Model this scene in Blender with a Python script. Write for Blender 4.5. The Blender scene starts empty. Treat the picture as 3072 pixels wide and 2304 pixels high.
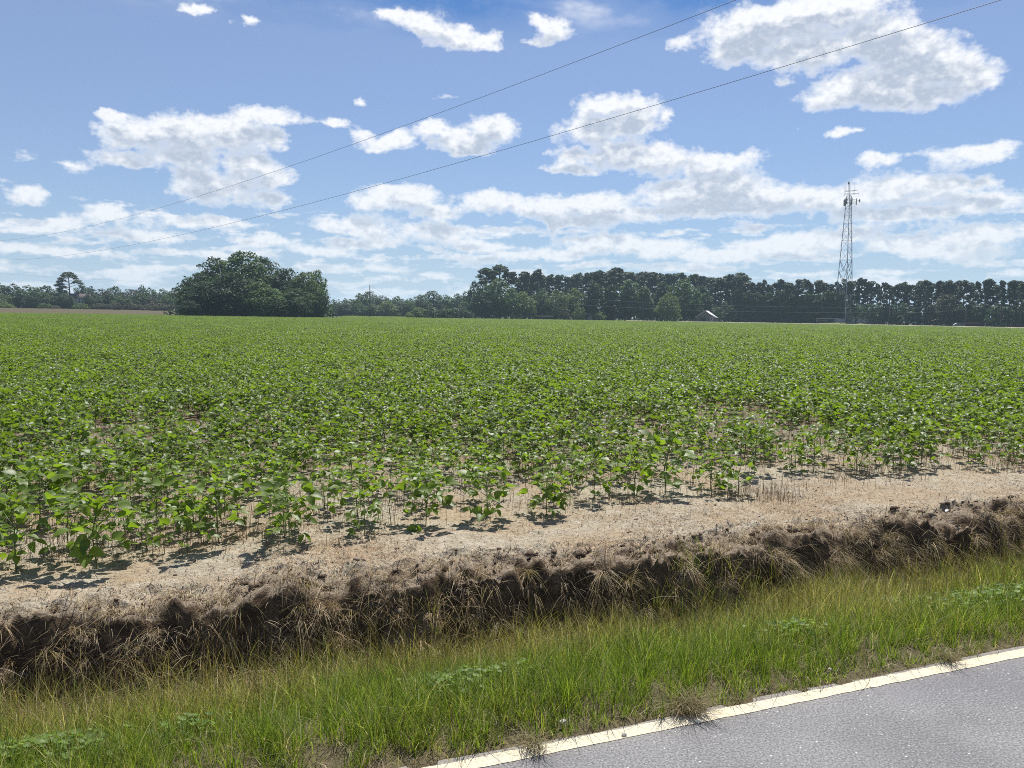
import bpy, math, random
import numpy as np
from mathutils import Vector, Matrix, Euler

SC = bpy.context.scene
COL = SC.collection

# ------------------------------------------------------------------ camera
F_PX, CX, CY = 2307.0, 1536.0, 1152.0          # focal length and centre, in photograph pixels
PITCH, ROLL = math.radians(5.13), math.radians(0.4)
EYE = np.array([0.0, 0.0, 1.6])
FWD = np.array([0, math.cos(PITCH), -math.sin(PITCH)])
_r0, _u0 = np.array([1.0, 0, 0]), np.array([0, math.sin(PITCH), math.cos(PITCH)])
RIGHT = _r0 * math.cos(ROLL) + _u0 * math.sin(ROLL)
UP = _u0 * math.cos(ROLL) - _r0 * math.sin(ROLL)
cam_d = bpy.data.cameras.new('camera')
cam_d.sensor_width = 36.0
cam_d.lens = 36.0 * F_PX / 3072.0
cam_d.clip_start, cam_d.clip_end = 0.05, 20000
cam = bpy.data.objects.new('camera', cam_d)
COL.objects.link(cam)
cam.matrix_world = Matrix(((RIGHT[0], UP[0], -FWD[0], EYE[0]), (RIGHT[1], UP[1], -FWD[1], EYE[1]),
                           (RIGHT[2], UP[2], -FWD[2], EYE[2]), (0, 0, 0, 1)))
SC.camera = cam


def ray(u, v):
    return RIGHT * ((u - CX) / F_PX) + UP * ((CY - v) / F_PX) + FWD


def azel(u, v):
    r = ray(u, v)
    return math.degrees(math.atan2(r[0], r[1])), math.degrees(math.atan2(r[2], math.hypot(r[0], r[1])))


# ------------------------------------------------------------------ sun, sky, exposure
SUN_AZ, SUN_EL = 14.0, 62.0
SUN_STRENGTH, SKY_STRENGTH = 5.0, 0.086
CLOUD_LIGHT = 0.70
sa, se = math.radians(SUN_AZ), math.radians(SUN_EL)
SUNV = Vector((math.sin(sa) * math.cos(se), math.cos(sa) * math.cos(se), math.sin(se)))
sd = bpy.data.lights.new('sun', 'SUN')
sd.energy, sd.angle, sd.color = SUN_STRENGTH, math.radians(0.53), (1.0, 0.955, 0.88)
sun = bpy.data.objects.new('sun', sd)
sun.rotation_euler = (-SUNV).to_track_quat('-Z', 'Y').to_euler()
sun.location = (0, 0, 50)
COL.objects.link(sun)

vs = SC.view_settings
vs.view_transform, vs.look, vs.gamma, vs.use_curve_mapping = 'Standard', 'None', 1.0, False
vs.exposure = 0.58
SC.cycles.max_bounces = 8
SC.cycles.diffuse_bounces = 3
SC.cycles.glossy_bounces = 2
SC.cycles.transmission_bounces = 4
SC.cycles.transparent_max_bounces = 8
SC.cycles.volume_bounces = 1
SC.cycles.use_denoising = False
SC.cycles.pixel_filter_type = 'BLACKMAN_HARRIS'
SC.cycles.filter_width = 1.0


class NT:
    """a few shortcuts for building node trees"""

    def __init__(self, tree):
        self.t = tree

    def n(self, typ, **kw):
        nd = self.t.nodes.new(typ)
        for k, v in kw.items():
            setattr(nd, k, v)
        return nd

    def link(self, a, b):
        self.t.links.new(a, b)

    def put(self, sock, v):
        if isinstance(v, bpy.types.NodeSocket):
            self.link(v, sock)
        elif v is not None:
            sock.default_value = v

    def math(self, op, a, b=None, c=None, clamp=False):
        nd = self.n('ShaderNodeMath', operation=op, use_clamp=clamp)
        self.put(nd.inputs[0], a); self.put(nd.inputs[1], b); self.put(nd.inputs[2], c)
        return nd.outputs[0]

    def vec(self, op, a, b=None, c=None, out=0):
        nd = self.n('ShaderNodeVectorMath', operation=op)
        self.put(nd.inputs[0], a); self.put(nd.inputs[1], b); self.put(nd.inputs[2], c)
        return nd.outputs['Value'] if out == 'v' else nd.outputs[0]

    def comb(self, x, y, z=0.0):
        nd = self.n('ShaderNodeCombineXYZ')
        self.put(nd.inputs[0], x); self.put(nd.inputs[1], y); self.put(nd.inputs[2], z)
        return nd.outputs[0]

    def sep(self, v):
        nd = self.n('ShaderNodeSeparateXYZ')
        self.put(nd.inputs[0], v)
        return nd.outputs

    def noise(self, v, scale, detail=3.0, rough=0.55, dist=0.0, col=False):
        nd = self.n('ShaderNodeTexNoise')
        self.put(nd.inputs['Vector'], v)
        nd.inputs['Scale'].default_value = scale
        nd.inputs['Detail'].default_value = detail
        nd.inputs['Roughness'].default_value = rough
        nd.inputs['Distortion'].default_value = dist
        return nd.outputs['Color' if col else 0]

    def ramp(self, x, a, b, lo=0.0, hi=1.0, smooth=True):
        nd = self.n('ShaderNodeMapRange', interpolation_type='SMOOTHSTEP' if smooth else 'LINEAR')
        self.put(nd.inputs[0], x); self.put(nd.inputs[1], a); self.put(nd.inputs[2], b)
        self.put(nd.inputs[3], lo); self.put(nd.inputs[4], hi)
        return nd.outputs[0]

    def mix(self, fac, a, b, mode='MIX'):
        nd = self.n('ShaderNodeMix', data_type='RGBA', blend_type=mode)
        self.put(nd.inputs[0], fac); self.put(nd.inputs[6], a); self.put(nd.inputs[7], b)
        return nd.outputs[2]


def rgb(r, g, b):
    return (r, g, b, 1.0)


# clouds: centre and radii in a 2212 x 1659 copy of the photograph, and weight
CLOUDS = [
    (1640, 55, 135, 60, 1), (1775, 20, 170, 55, 1), (1600, 105, 90, 42, 1), (1745, 110, 120, 48, .9), (1890, 75, 120, 60, 1),
    (1960, 105, 120, 50, .95), (2020, 150, 120, 50, 1), (1880, 185, 130, 48, 1), (1800, 205, 80, 38, .9), (1965, 210, 140, 34, 1),
    (2100, 165, 70, 34, 1), (1690, 168, 34, 14, .8), (1470, 95, 40, 20, .6),
    (1310, 232, 72, 34, 1), (1375, 235, 60, 40, 1), (1270, 278, 82, 32, 1), (1370, 272, 70, 28, .9), (1440, 256, 22, 14, .7),
    (1230, 335, 55, 24, .9), (1330, 330, 80, 32, 1), (1420, 345, 110, 36, 1), (1540, 350, 110, 25, 1), (1630, 332, 60, 12, .7), (1240, 368, 80, 14, .8),
    (1065, 280, 62, 38, 1), (1000, 305, 85, 32, 1), (935, 275, 42, 26, 1), (1020, 333, 45, 12, .7),
    (835, 312, 60, 22, 1), (780, 292, 32, 16, .8), (870, 300, 34, 20, .9), (722, 265, 34, 13, .9), (782, 224, 24, 16, .7),
    (915, 48, 52, 40, 1), (985, 86, 70, 28, 1), (1050, 85, 40, 24, .9), (850, 30, 58, 22, .8), (1000, 60, 26, 18, .7),
    (1195, 62, 44, 36, 1), (1110, 10, 52, 22, .9), (1165, 92, 36, 14, .8), (1160, 30, 34, 20, .6),
    (425, 25, 46, 18, .8), (540, 45, 20, 22, .75), (505, 52, 14, 12, .4),
    (300, 290, 100, 42, 1), (400, 285, 120, 42, 1), (500, 285, 90, 40, 1), (580, 250, 105, 20, .95), (590, 298, 46, 30, .9), (245, 242, 40, 13, .8), (270, 345, 80, 18, .8), (225, 312, 50, 16, .7), (400, 330, 120, 24, .8),
    (545, 352, 60, 32, 1), (420, 372, 62, 26, .9), (480, 395, 110, 26, .9), (590, 385, 55, 26, .9), (440, 425, 90, 20, .8), (580, 432, 66, 20, .8),
    (55, 420, 56, 24, .9), (155, 365, 52, 15, .9), (50, 338, 60, 13, .8), (230, 462, 70, 22, .8), (120, 480, 70, 14, .5), (950, 222, 22, 10, .5), (990, 222, 16, 9, .5),
    (870, 425, 100, 30, .95), (800, 440, 60, 18, .7), (945, 462, 60, 18, .8), (760, 482, 120, 18, .7), (950, 500, 110, 18, .7), (820, 520, 90, 14, .55),
    (1050, 432, 78, 26, 1), (1160, 445, 120, 28, 1), (1280, 440, 100, 30, 1), (1340, 462, 130, 22, .9), (1220, 478, 80, 10, .7),
    (1460, 415, 90, 34, 1), (1560, 405, 110, 44, 1), (1680, 420, 110, 32, 1), (1560, 450, 200, 26, .9), (1800, 430, 120, 34, .95), (1920, 410, 110, 34, .95), (2030, 400, 90, 30, .9), (2130, 432, 100, 30, .9), (1950, 460, 190, 24, .8),
    (2080, 335, 105, 24, 1), (2150, 328, 60, 26, .95), (1895, 345, 52, 20, .95), (1820, 288, 46, 14, .75), (1708, 281, 18, 9, .6), (2140, 388, 26, 12, .8), (2200, 175, 20, 12, .5),
    (1300, 520, 90, 22, .75), (1400, 535, 110, 20, .7), (1200, 545, 90, 14, .6), (1040, 530, 80, 16, .65), (1560, 550, 110, 16, .6), (1700, 530, 120, 22, .7), (1830, 505, 90, 18, .7), (1960, 530, 110, 18, .65), (2120, 505, 110, 20, .7), (2080, 545, 130, 16, .5), (1680, 515, 40, 10, .6), (1195, 500, 16, 8, .6),
    (570, 520, 80, 16, .5), (690, 545, 70, 10, .45), (300, 505, 120, 18, .4), (100, 540, 160, 14, .35), (450, 480, 120, 18, .6), (820, 575, 90, 10, .4),
]

world = bpy.data.worlds.new('World')
SC.world = world
world.use_nodes = True
world.cycles.sampling_method = 'NONE'
world.node_tree.nodes.clear()
W = NT(world.node_tree)
sky = W.n('ShaderNodeTexSky', sky_type='NISHITA')
sky.sun_disc = False
sky.sun_elevation, sky.sun_rotation = se, sa
sky.altitude, sky.air_density, sky.dust_density, sky.ozone_density = 50, 1.0, 0.3, 2.0
dirn = W.vec('NORMALIZE', W.n('ShaderNodeTexCoord').outputs['Generated'])
dx, dy, dz = W.sep(dirn)
az = W.math('MULTIPLY', W.math('ARCTAN2', dx, dy), 180 / math.pi)
el = W.math('MULTIPLY', W.math('ARCSINE', dz), 180 / math.pi)
P = W.comb(az, el)
# domain warp: billowy edges, finer low in the sky where the clouds are farther off
Pn = W.comb(az, W.math('MULTIPLY', el, 1.35))
warp = W.noise(Pn, 0.42, 4.0, 0.6, col=True)
warp2 = W.vec('MULTIPLY', W.vec('SUBTRACT', warp, (0.5, 0.5, 0.5)), (2.4, 1.4, 0.0))
Pw = W.vec('ADD', P, warp2)
# where the clouds stand: one curve over the azimuth for each band of elevation
AZ0, AZ1, NB, EL0, EL1 = -37.0, 37.0, 36, -0.3, 20.4
NAZ = 112
ga = np.linspace(AZ0, AZ1, NAZ)
ge = np.linspace(EL0, EL1, NB)
GA, GE = np.meshgrid(ga, ge)
FIELD = np.full(GA.shape, 9.0)
for (cx, cy, rx, ry, wgt) in CLOUDS:
    k = 3072 / 2212
    a0, e0 = azel(cx * k, cy * k)
    a1, _ = azel((cx + rx) * k, cy * k)
    a2, _ = azel((cx - rx) * k, cy * k)
    _, e1 = azel(cx * k, (cy - ry) * k)
    sx, sy = 2.0 / (a1 - a2), 1.08 / (e1 - e0)
    ln = np.hypot((GA - a0) * sx, (GE - e0) * sy) + (1 - wgt) * 0.30
    h = np.clip(0.5 + 0.5 * (FIELD - ln) / 0.1, 0, 1)
    FIELD = FIELD * (1 - h) + ln * h - 0.1 * h * (1 - h)
FIELD = np.clip((1.0 - FIELD + 0.7) / 1.9, 0, 1)
wx, wy, _ = W.sep(Pw)
azn = W.math('MULTIPLY_ADD', wx, 1 / (AZ1 - AZ0), -AZ0 / (AZ1 - AZ0), clamp=True)
azv = W.comb(azn, azn, azn)
band = W.math('MULTIPLY_ADD', wy, (NB - 1) / (EL1 - EL0), -EL0 * (NB - 1) / (EL1 - EL0))
bandv = W.comb(band, band, band)
UPB = 1.15 * (NB - 1) / (EL1 - EL0)
m1 = m2 = None
for b in range(0, NB, 3):
    cv = W.n('ShaderNodeRGBCurve')
    mp = cv.mapping
    for c in range(3):
        crv = mp.curves[c]
        ys = FIELD[b + c]
        crv.points[0].location = (0.0, float(ys[0])); crv.points[1].location = (1.0, float(ys[-1]))
        for i in range(1, NAZ - 1):
            crv.points.new(i / (NAZ - 1), float(ys[i]))
        for pt_ in crv.points:
            pt_.handle_type = 'VECTOR'
    mp.update()
    W.link(azv, cv.inputs['Color'])

    def hat(shift):
        d = W.vec('ABSOLUTE', W.vec('SUBTRACT', bandv, (b - shift, b + 1 - shift, b + 2 - shift)))
        return W.vec('MAXIMUM', W.vec('SUBTRACT', (1.0, 1.0, 1.0), d), (0, 0, 0))
    d1 = W.vec('DOT_PRODUCT', cv.outputs[0], hat(0.0), out='v')
    d2 = W.vec('DOT_PRODUCT', cv.outputs[0], hat(UPB), out='v')
    m1 = d1 if m1 is None else W.math('ADD', m1, d1)
    m2 = d2 if m2 is None else W.math('ADD', m2, d2)
big = W.noise(Pn, 0.85, 5.0, 0.58)
fine = W.noise(W.vec('ADD', Pn, (31.0, 7.0, 2.0)), 2.4, 4.0, 0.55)
lowc = W.ramp(el, 9.0, 2.0)
E1 = W.math('MULTIPLY_ADD', m1, 1.9, W.math("MULTIPLY_ADD", lowc, 0.34, -0.60))
strat = W.noise(W.comb(W.math('MULTIPLY', az, 0.22), W.math('MULTIPLY', el, 1.05), 4.0), 1.0, 4.0, 0.55)
E0 = W.math('MULTIPLY', W.math('MULTIPLY_ADD', strat, 3.6, -1.66), W.ramp(el, 11.0, 6.0))
E1 = W.math('SMOOTH_MAX', E1, W.math('ADD', E0, W.ramp(el, 4.0, 9.0, -0.05, -0.5)), 0.15)
E1 = W.math('MULTIPLY_ADD', W.math('SUBTRACT', big, 0.5), 1.0, E1)
E1 = W.math('MULTIPLY_ADD', W.math('SUBTRACT', fine, 0.5), 0.42, E1)
# the same kind of clouds all round, outside the picture
gen = W.noise(W.comb(W.math('MULTIPLY', az, 0.06), W.math('MULTIPLY', el, 0.14)), 1.0, 5.0, 0.6)
off = W.math('MAXIMUM', W.math('SUBTRACT', W.math('ABSOLUTE', az), 34.0), W.math('SUBTRACT', el, 18.5))
gmask = W.ramp(off, 0.0, 4.0)
G1 = W.math('MULTIPLY', W.math('MULTIPLY', W.math('SUBTRACT', gen, 0.56), 5.0), gmask)
E1 = W.math('MAXIMUM', E1, G1)
dens = W.ramp(E1, -0.20, 0.55)
veil = W.math('MULTIPLY', W.ramp(E1, -0.6, 0.15), 0.17)
dens = W.math('MULTIPLY', W.math('MAXIMUM', dens, veil), 0.97)
E2 = W.math('MULTIPLY_ADD', m2, 1.9, -0.7)
E2 = W.math('MULTIPLY_ADD', W.math('SUBTRACT', big, 0.5), -0.8, E2)
fine2 = W.noise(W.vec('ADD', Pn, (3.0, 77.0, 5.0)), 1.0, 2.5, 0.45)
E2 = W.math('MULTIPLY_ADD', W.math('SUBTRACT', fine2, 0.5), 1.7, E2)
grey = W.math('MULTIPLY', W.ramp(E2, -0.30, 0.65), W.ramp(E1, 0.05, 0.6))
grey = W.math('MULTIPLY_ADD', W.math('SUBTRACT', 0.5, fine), W.math('MULTIPLY', W.ramp(E1, 0.1, 0.5), 1.1), grey, clamp=True)
ccol = W.mix(grey, rgb(0.98, 0.985, 1.0), rgb(0.47, 0.535, 0.65))
# air light low in the sky
low = W.math('POWER', 2.718, W.math('MULTIPLY', W.math('MAXIMUM', el, 0.0), -0.20))
low = W.math('MULTIPLY', low, 0.92)
ccol = W.mix(W.math('MULTIPLY', low, 0.75), ccol, rgb(0.60, 0.665, 0.75))
skyc = W.vec('MULTIPLY', sky.outputs[0], (SKY_STRENGTH * 0.385, SKY_STRENGTH * 0.715, SKY_STRENGTH * 1.10))
skyc = W.mix(low, skyc, rgb(0.50, 0.59, 0.70))
bg1 = W.n('ShaderNodeBackground')
W.link(skyc, bg1.inputs[0]); bg1.inputs[1].default_value = 0.67
bg2 = W.n('ShaderNodeBackground')
W.link(ccol, bg2.inputs[0]); bg2.inputs[1].default_value = CLOUD_LIGHT
mx = W.n('ShaderNodeMixShader')
W.link(dens, mx.inputs[0]); W.link(bg1.outputs[0], mx.inputs[1]); W.link(bg2.outputs[0], mx.inputs[2])
wo = W.n('ShaderNodeOutputWorld')
W.link(mx.outputs[0], wo.inputs[0])

# ------------------------------------------------------------------ helpers
rng = np.random.default_rng(7)


def hash2(ix, iy, seed):
    h = (ix.astype(np.int64) * 374761393 + iy.astype(np.int64) * 668265263 + seed * 1442695041) & 0xFFFFFFFF
    h = ((h ^ (h >> 13)) * 1274126177) & 0xFFFFFFFF
    return ((h ^ (h >> 16)) & 0xFFFFFF) / float(0xFFFFFF)


def vnoise(x, y, seed=0):
    """smooth value noise, 0..1"""
    x, y = np.asarray(x, float), np.asarray(y, float)
    ix, iy = np.floor(x), np.floor(y)
    fx, fy = x - ix, y - iy
    fx, fy = fx * fx * (3 - 2 * fx), fy * fy * (3 - 2 * fy)
    ix, iy = ix.astype(np.int64), iy.astype(np.int64)
    a, b = hash2(ix, iy, seed), hash2(ix + 1, iy, seed)
    c, d = hash2(ix, iy + 1, seed), hash2(ix + 1, iy + 1, seed)
    return (a * (1 - fx) + b * fx) * (1 - fy) + (c * (1 - fx) + d * fx) * fy


def fbm(x, y, seed=0, oct=4, gain=0.5):
    s, a, t = 0.0, 1.0, 0.0
    for o in range(oct):
        s = s + a * vnoise(np.asarray(x) * 2 ** o, np.asarray(y) * 2 ** o, seed + o * 17)
        t += a
        a *= gain
    return s / t


def sstep(x, a, b):
    t = np.clip((np.asarray(x, float) - a) / (b - a), 0, 1)
    return t * t * (3 - 2 * t)


class MB:
    """collects vertices and polygons for ONE mesh"""

    def __init__(self):
        self.v, self.f, self.nv, self.c = [], [], 0, []

    def add(self, v, faces, col=None):
        v = np.asarray(v, float).reshape(-1, 3)
        for f in faces:
            f = np.asarray(f, np.int64)
            if f.size:
                self.f.append(f + self.nv)
        self.v.append(v)
        self.nv += len(v)
        if col is not None:
            self.c.append(np.broadcast_to(np.asarray(col, float), (len(v), 3)))
        return self

    def addm(self, other, M):
        """another MB through a 4x4 matrix"""
        M = np.asarray(M)
        for vv in [np.concatenate(other.v)]:
            self.add(vv @ M[:3, :3].T + M[:3, 3], other.f, np.concatenate(other.c) if other.c else None)
        return self

    def box(self, c, s, rot=None, col=None):
        x, y, z = np.array(s) / 2
        v = np.array([[-x, -y, -z], [x, -y, -z], [x, y, -z], [-x, y, -z], [-x, -y, z], [x, -y, z], [x, y, z], [-x, y, z]])
        if rot is not None:
            v = v @ np.asarray(rot).T
        return self.add(v + np.array(c), [[[0, 3, 2, 1], [4, 5, 6, 7], [0, 1, 5, 4], [1, 2, 6, 5], [2, 3, 7, 6], [3, 0, 4, 7]]], col)

    def tube(self, pts, radii, n=6, col=None, cap=True):
        pts = np.asarray(pts, float)
        radii = np.broadcast_to(np.asarray(radii, float), (len(pts),))
        vs, fs = [], []
        for i, p in enumerate(pts):
            t = pts[min(i + 1, len(pts) - 1)] - pts[max(i - 1, 0)]
            t = t / (np.linalg.norm(t) + 1e-9)
            a = np.array([1.0, 0, 0]) if abs(t[0]) < 0.8 else np.array([0, 1.0, 0])
            u = np.cross(t, a); u /= np.linalg.norm(u)
            w = np.cross(t, u)
            an = np.arange(n) * 2 * math.pi / n
            vs.append(p + radii[i] * (np.cos(an)[:, None] * u + np.sin(an)[:, None] * w))
        for i in range(len(pts) - 1):
            for k in range(n):
                k2 = (k + 1) % n
                fs.append([i * n + k, i * n + k2, (i + 1) * n + k2, (i + 1) * n + k])
        self.add(np.concatenate(vs), [fs], col)
        if cap and n >= 3:
            self.f.append(np.array([list(range(self.nv - n, self.nv))]))
        return self

    def mesh(self, name, mat=None, smooth=False):
        me = bpy.data.meshes.new(name)
        V = np.concatenate(self.v).astype(np.float32)
        me.vertices.add(len(V))
        me.vertices.foreach_set('co', V.ravel())
        loops = np.concatenate([f.ravel() for f in self.f]).astype(np.int32)
        sizes = np.concatenate([np.full(f.shape[0], f.shape[1]) for f in self.f]).astype(np.int32)
        starts = np.concatenate([[0], np.cumsum(sizes)[:-1]]).astype(np.int32)
        me.loops.add(len(loops))
        me.loops.foreach_set('vertex_index', loops)
        me.polygons.add(len(sizes))
        me.polygons.foreach_set('loop_start', starts)
        me.polygons.foreach_set('loop_total', sizes)
        if smooth:
            me.polygons.foreach_set('use_smooth', np.ones(len(sizes), bool))
        if self.c:
            at_ = me.attributes.new('tint', 'FLOAT_COLOR', 'POINT')
            cc = np.ones((len(V), 4), np.float32)
            cc[:, :3] = np.concatenate(self.c)
            at_.data.foreach_set('color', cc.ravel())
        me.update(calc_edges=True)
        me.validate()
        if mat is not None:
            me.materials.append(mat)
        return me


def obj(name, me, parent=None, loc=None, rot=None, scale=None):
    o = bpy.data.objects.new(name, me)
    COL.objects.link(o)
    if parent is not None:
        o.parent = parent
    if loc is not None:
        o.location = [float(x) for x in loc]
    if rot is not None:
        o.rotation_euler = [float(x) for x in rot]
    if scale is not None:
        o.scale = (scale,) * 3 if isinstance(scale, (int, float)) else [float(x) for x in scale]
    return o


def tag(o, label=None, cat=None, group=None, kind=None):
    if label: o['label'] = label
    if cat: o['category'] = cat
    if group: o['group'] = group
    if kind: o['kind'] = kind
    return o


def empty(name, loc, rz=0.0, label=None, cat=None, group=None):
    o = obj(name, None, None, loc, (0, 0, rz))
    o.empty_display_size = 0.2
    return tag(o, label, cat, group)


def kids_of(o, table={}):
    return list(o.children)


def copy_tree(o, loc, rz=0.0, scale=1.0, label=None, group=None):
    c = o.copy(); COL.objects.link(c)
    c.location = [float(x) for x in loc]; c.rotation_euler = (0, 0, rz)
    c.scale = (scale,) * 3 if not hasattr(scale, '__len__') else scale
    if label: c['label'] = label
    if group: c['group'] = group
    for ch in list(o.children):
        d = ch.copy(); COL.objects.link(d); d.parent = c
    return c


# ------------------------------------------------------------------ materials
def material(name):
    m = bpy.data.materials.new(name)
    m.use_nodes = True
    m.node_tree.nodes.clear()
    t = NT(m.node_tree)
    out = t.n('ShaderNodeOutputMaterial')
    return m, t, out


def principled(t, base, rough=0.8, spec=0.3, metal=0.0, normal=None):
    b = t.n('ShaderNodeBsdfPrincipled')
    t.put(b.inputs['Base Color'], base)
    t.put(b.inputs['Roughness'], rough)
    t.put(b.inputs['Specular IOR Level'], spec)
    t.put(b.inputs['Metallic'], metal)
    if normal is not None:
        t.link(normal, b.inputs['Normal'])
    return b.outputs[0]


def bump(t, h, strength, dist):
    b = t.n('ShaderNodeBump')
    b.inputs['Strength'].default_value = strength
    b.inputs['Distance'].default_value = dist
    t.link(h, b.inputs['Height'])
    return b.outputs[0]


def leaf_material(name, base, trans, tfac=0.4, rough=0.5, spec=0.4, tint=False, vary=0.25, hue=None):
    """leaf: a reflecting face plus light let through; tint = per-leaf colour attribute, else varied per object"""
    m, t, out = material(name)
    if tint:
        col = t.n('ShaderNodeAttribute', attribute_name='tint').outputs['Color']
        tc = t.vec('MULTIPLY', col, trans)
    else:
        rnd = t.n('ShaderNodeObjectInfo').outputs['Random']
        geo = t.n('ShaderNodeNewGeometry')
        isl = geo.outputs['Random Per Island']
        v = t.math('ADD', t.math('MULTIPLY', rnd, 0.5), t.math('MULTIPLY', isl, 0.5))
        lo = tuple(c * (1 - vary) for c in base); hi = tuple(c * (1 + vary) for c in base)
        if hue is not None:
            hi = hue
        col = t.mix(v, rgb(*lo), rgb(*hi))
        tc = t.mix(v, rgb(*[c * (1 - vary) for c in trans]), rgb(*[c * (1 + vary) for c in trans]))
    p = principled(t, col, rough, spec)
    tr = t.n('ShaderNodeBsdfTranslucent')
    t.put(tr.inputs[0], tc)
    mxs = t.n('ShaderNodeMixShader')
    mxs.inputs[0].default_value = tfac
    t.link(p, mxs.inputs[1]); t.link(tr.outputs[0], mxs.inputs[2])
    t.link(mxs.outputs[0], out.inputs[0])
    return m


def plain(name, col, rough=0.8, spec=0.3, metal=0.0, nscale=None, namt=0.3, tint=False):
    m, t, out = material(name)
    c = rgb(*col)
    if tint:
        c = t.n('ShaderNodeAttribute', attribute_name='tint').outputs['Color']
    elif nscale:
        pos = t.n('ShaderNodeTexCoord').outputs['Object']
        nz = t.noise(pos, nscale, 4.0, 0.6)
        c = t.mix(nz, rgb(*[x * (1 - namt) for x in col]), rgb(*[min(1, x * (1 + namt)) for x in col]))
    t.link(principled(t, c, rough, spec, metal), out.inputs[0])
    return m


# ------------------------------------------------------------------ where things are
DIR = np.array([0.93915, 0.34350])             # along the road, to the right
NOR = np.array([-0.34350, 0.93915])            # from the road towards the field
P0 = np.array([-0.30, 2.59])                   # a point on the outer side of the edge line


def sw(x, y):
    x, y = np.asarray(x) - P0[0], np.asarray(y) - P0[1]
    return x * DIR[0] + y * DIR[1], x * NOR[0] + y * NOR[1]


def xy(s, w):
    return P0[0] + s * DIR[0] + w * NOR[0], P0[1] + s * DIR[1] + w * NOR[1]


def bank_top(s):
    return 1.99 + 0.10 * (vnoise(s * 0.9, s * 0 + 3.3, 5) - 0.5) * 2 + 0.07 * (vnoise(s * 2.7, s * 0 + 1.1, 6) - 0.5) * 2 \
        + 0.035 * (vnoise(s * 9.0, s * 0 + 9.1, 8) - 0.5) * 2 - 0.022 * (s - 2)


def ditch_depth(s):
    return 0.40 + 0.06 * (vnoise(s * 0.5, s * 0, 11) - 0.5)


def height(x, y):
    """height of the bare ground (without the road slab)"""
    s, w = sw(x, y)
    r = np.hypot(x, y)
    far = sstep(r, 14.0, 150.0)
    z = far * (-0.0087213 * np.asarray(x) - 0.0011794 * np.asarray(y) + 0.1239)
    z = z + sstep(r, 195, 330) * sstep(-np.asarray(x), 60, 150) * 1.25
    nearm = 1 - sstep(r, 30, 70)
    wt = bank_top(s)
    dep = ditch_depth(s)
    wf = wt - 0.20 - 0.10 * vnoise(s * 1.7, s * 0 + 2.0, 12)
    # verge: falls from the road edge to the ditch bottom
    vz = -0.02 - (dep - 0.02) * sstep(w, 0.10, 1.70) + 0.025 * (fbm(s * 3.0, w * 3.0, 21, 3) - 0.5)
    t = np.clip((w - wf) / np.maximum(wt - wf, 1e-3), 0, 1)
    sc = t ** 0.8
    rough = (fbm(s * 9.0, w * 16.0, 31, 4, 0.62) - 0.5)
    ridg = 1 - np.abs(2 * fbm(s * 5.0, w * 8.0, 33, 4, 0.6) - 1) * 2.2
    clod = (fbm(s * 3.2, w * 5.0, 35, 3, 0.55) - 0.5)
    face = np.exp(-((t - 0.5) / 0.55) ** 2) * (t > 0) * (w < wt + 0.35)
    lip = np.exp(-((w - wt - 0.05) / 0.12) ** 2) * (0.3 + 1.2 * vnoise(s * 1.9, s * 0 + 7, 37))
    slump = sstep(vnoise(s * 0.8, s * 0 + 5.5, 39), 0.55, 0.85)
    sc = sc * (1 - 0.25 * slump * np.exp(-((t - 0.6) / 0.4) ** 2))
    nz = vz * (1 - sc) + 0.0 * sc
    nz = nz + face * (0.22 * rough + 0.10 * (ridg - 0.4) + 0.18 * clod) + lip * (0.12 * rough + 0.09 * clod)
    bed = np.exp(-((w - 1.65) / 0.25) ** 2) * (1 - sc)
    nz = nz + bed * 0.10 * rough
    top = (w > wt) * (0.030 * (fbm(s * 9, w * 9, 41, 4, 0.6) - 0.5) + 0.03 * (fbm(s * 1.3, w * 1.3, 44, 2) - 0.5))
    nz = nz + top
    nz = np.where(w < 0.06, np.minimum(nz, -0.015), nz)
    nz = np.where(w < -6.0, -0.15, nz)
    return z + nearm * nz


def ground_z(x, y):
    return float(height(np.array([x]), np.array([y]))[0])


def at(u, dist, v=940.0):
    """ground point seen in photograph column u, dist metres from the eye"""
    r = ray(u, v)
    k = dist / math.hypot(r[0], r[1])
    x, y = EYE[0] + r[0] * k, EYE[1] + r[1] * k
    return np.array([x, y, ground_z(x, y)])


def rise(u, v, dist, base):
    """height above base of what shows at pixel (u, v) at that distance"""
    r = ray(u, v)
    k = dist / math.hypot(r[0], r[1])
    return EYE[2] + r[2] * k - base


# ------------------------------------------------------------------ ground
def axis(a, b, step):
    return np.arange(a, b, step)


def grow(start, stop, first, ratio):
    out, v, d = [], start, first
    sgn = 1 if stop > start else -1
    while sgn * (stop - v) > 0:
        out.append(v)
        d *= ratio
        v += sgn * d
    out.append(stop)
    return np.array(out)


S_AX = np.concatenate([grow(-6.0, -3000.0, 0.05, 1.16)[::-1][:-1], axis(-6.0, 10.0, 0.026), grow(10.0, 3000.0, 0.05, 1.16)])


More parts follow.
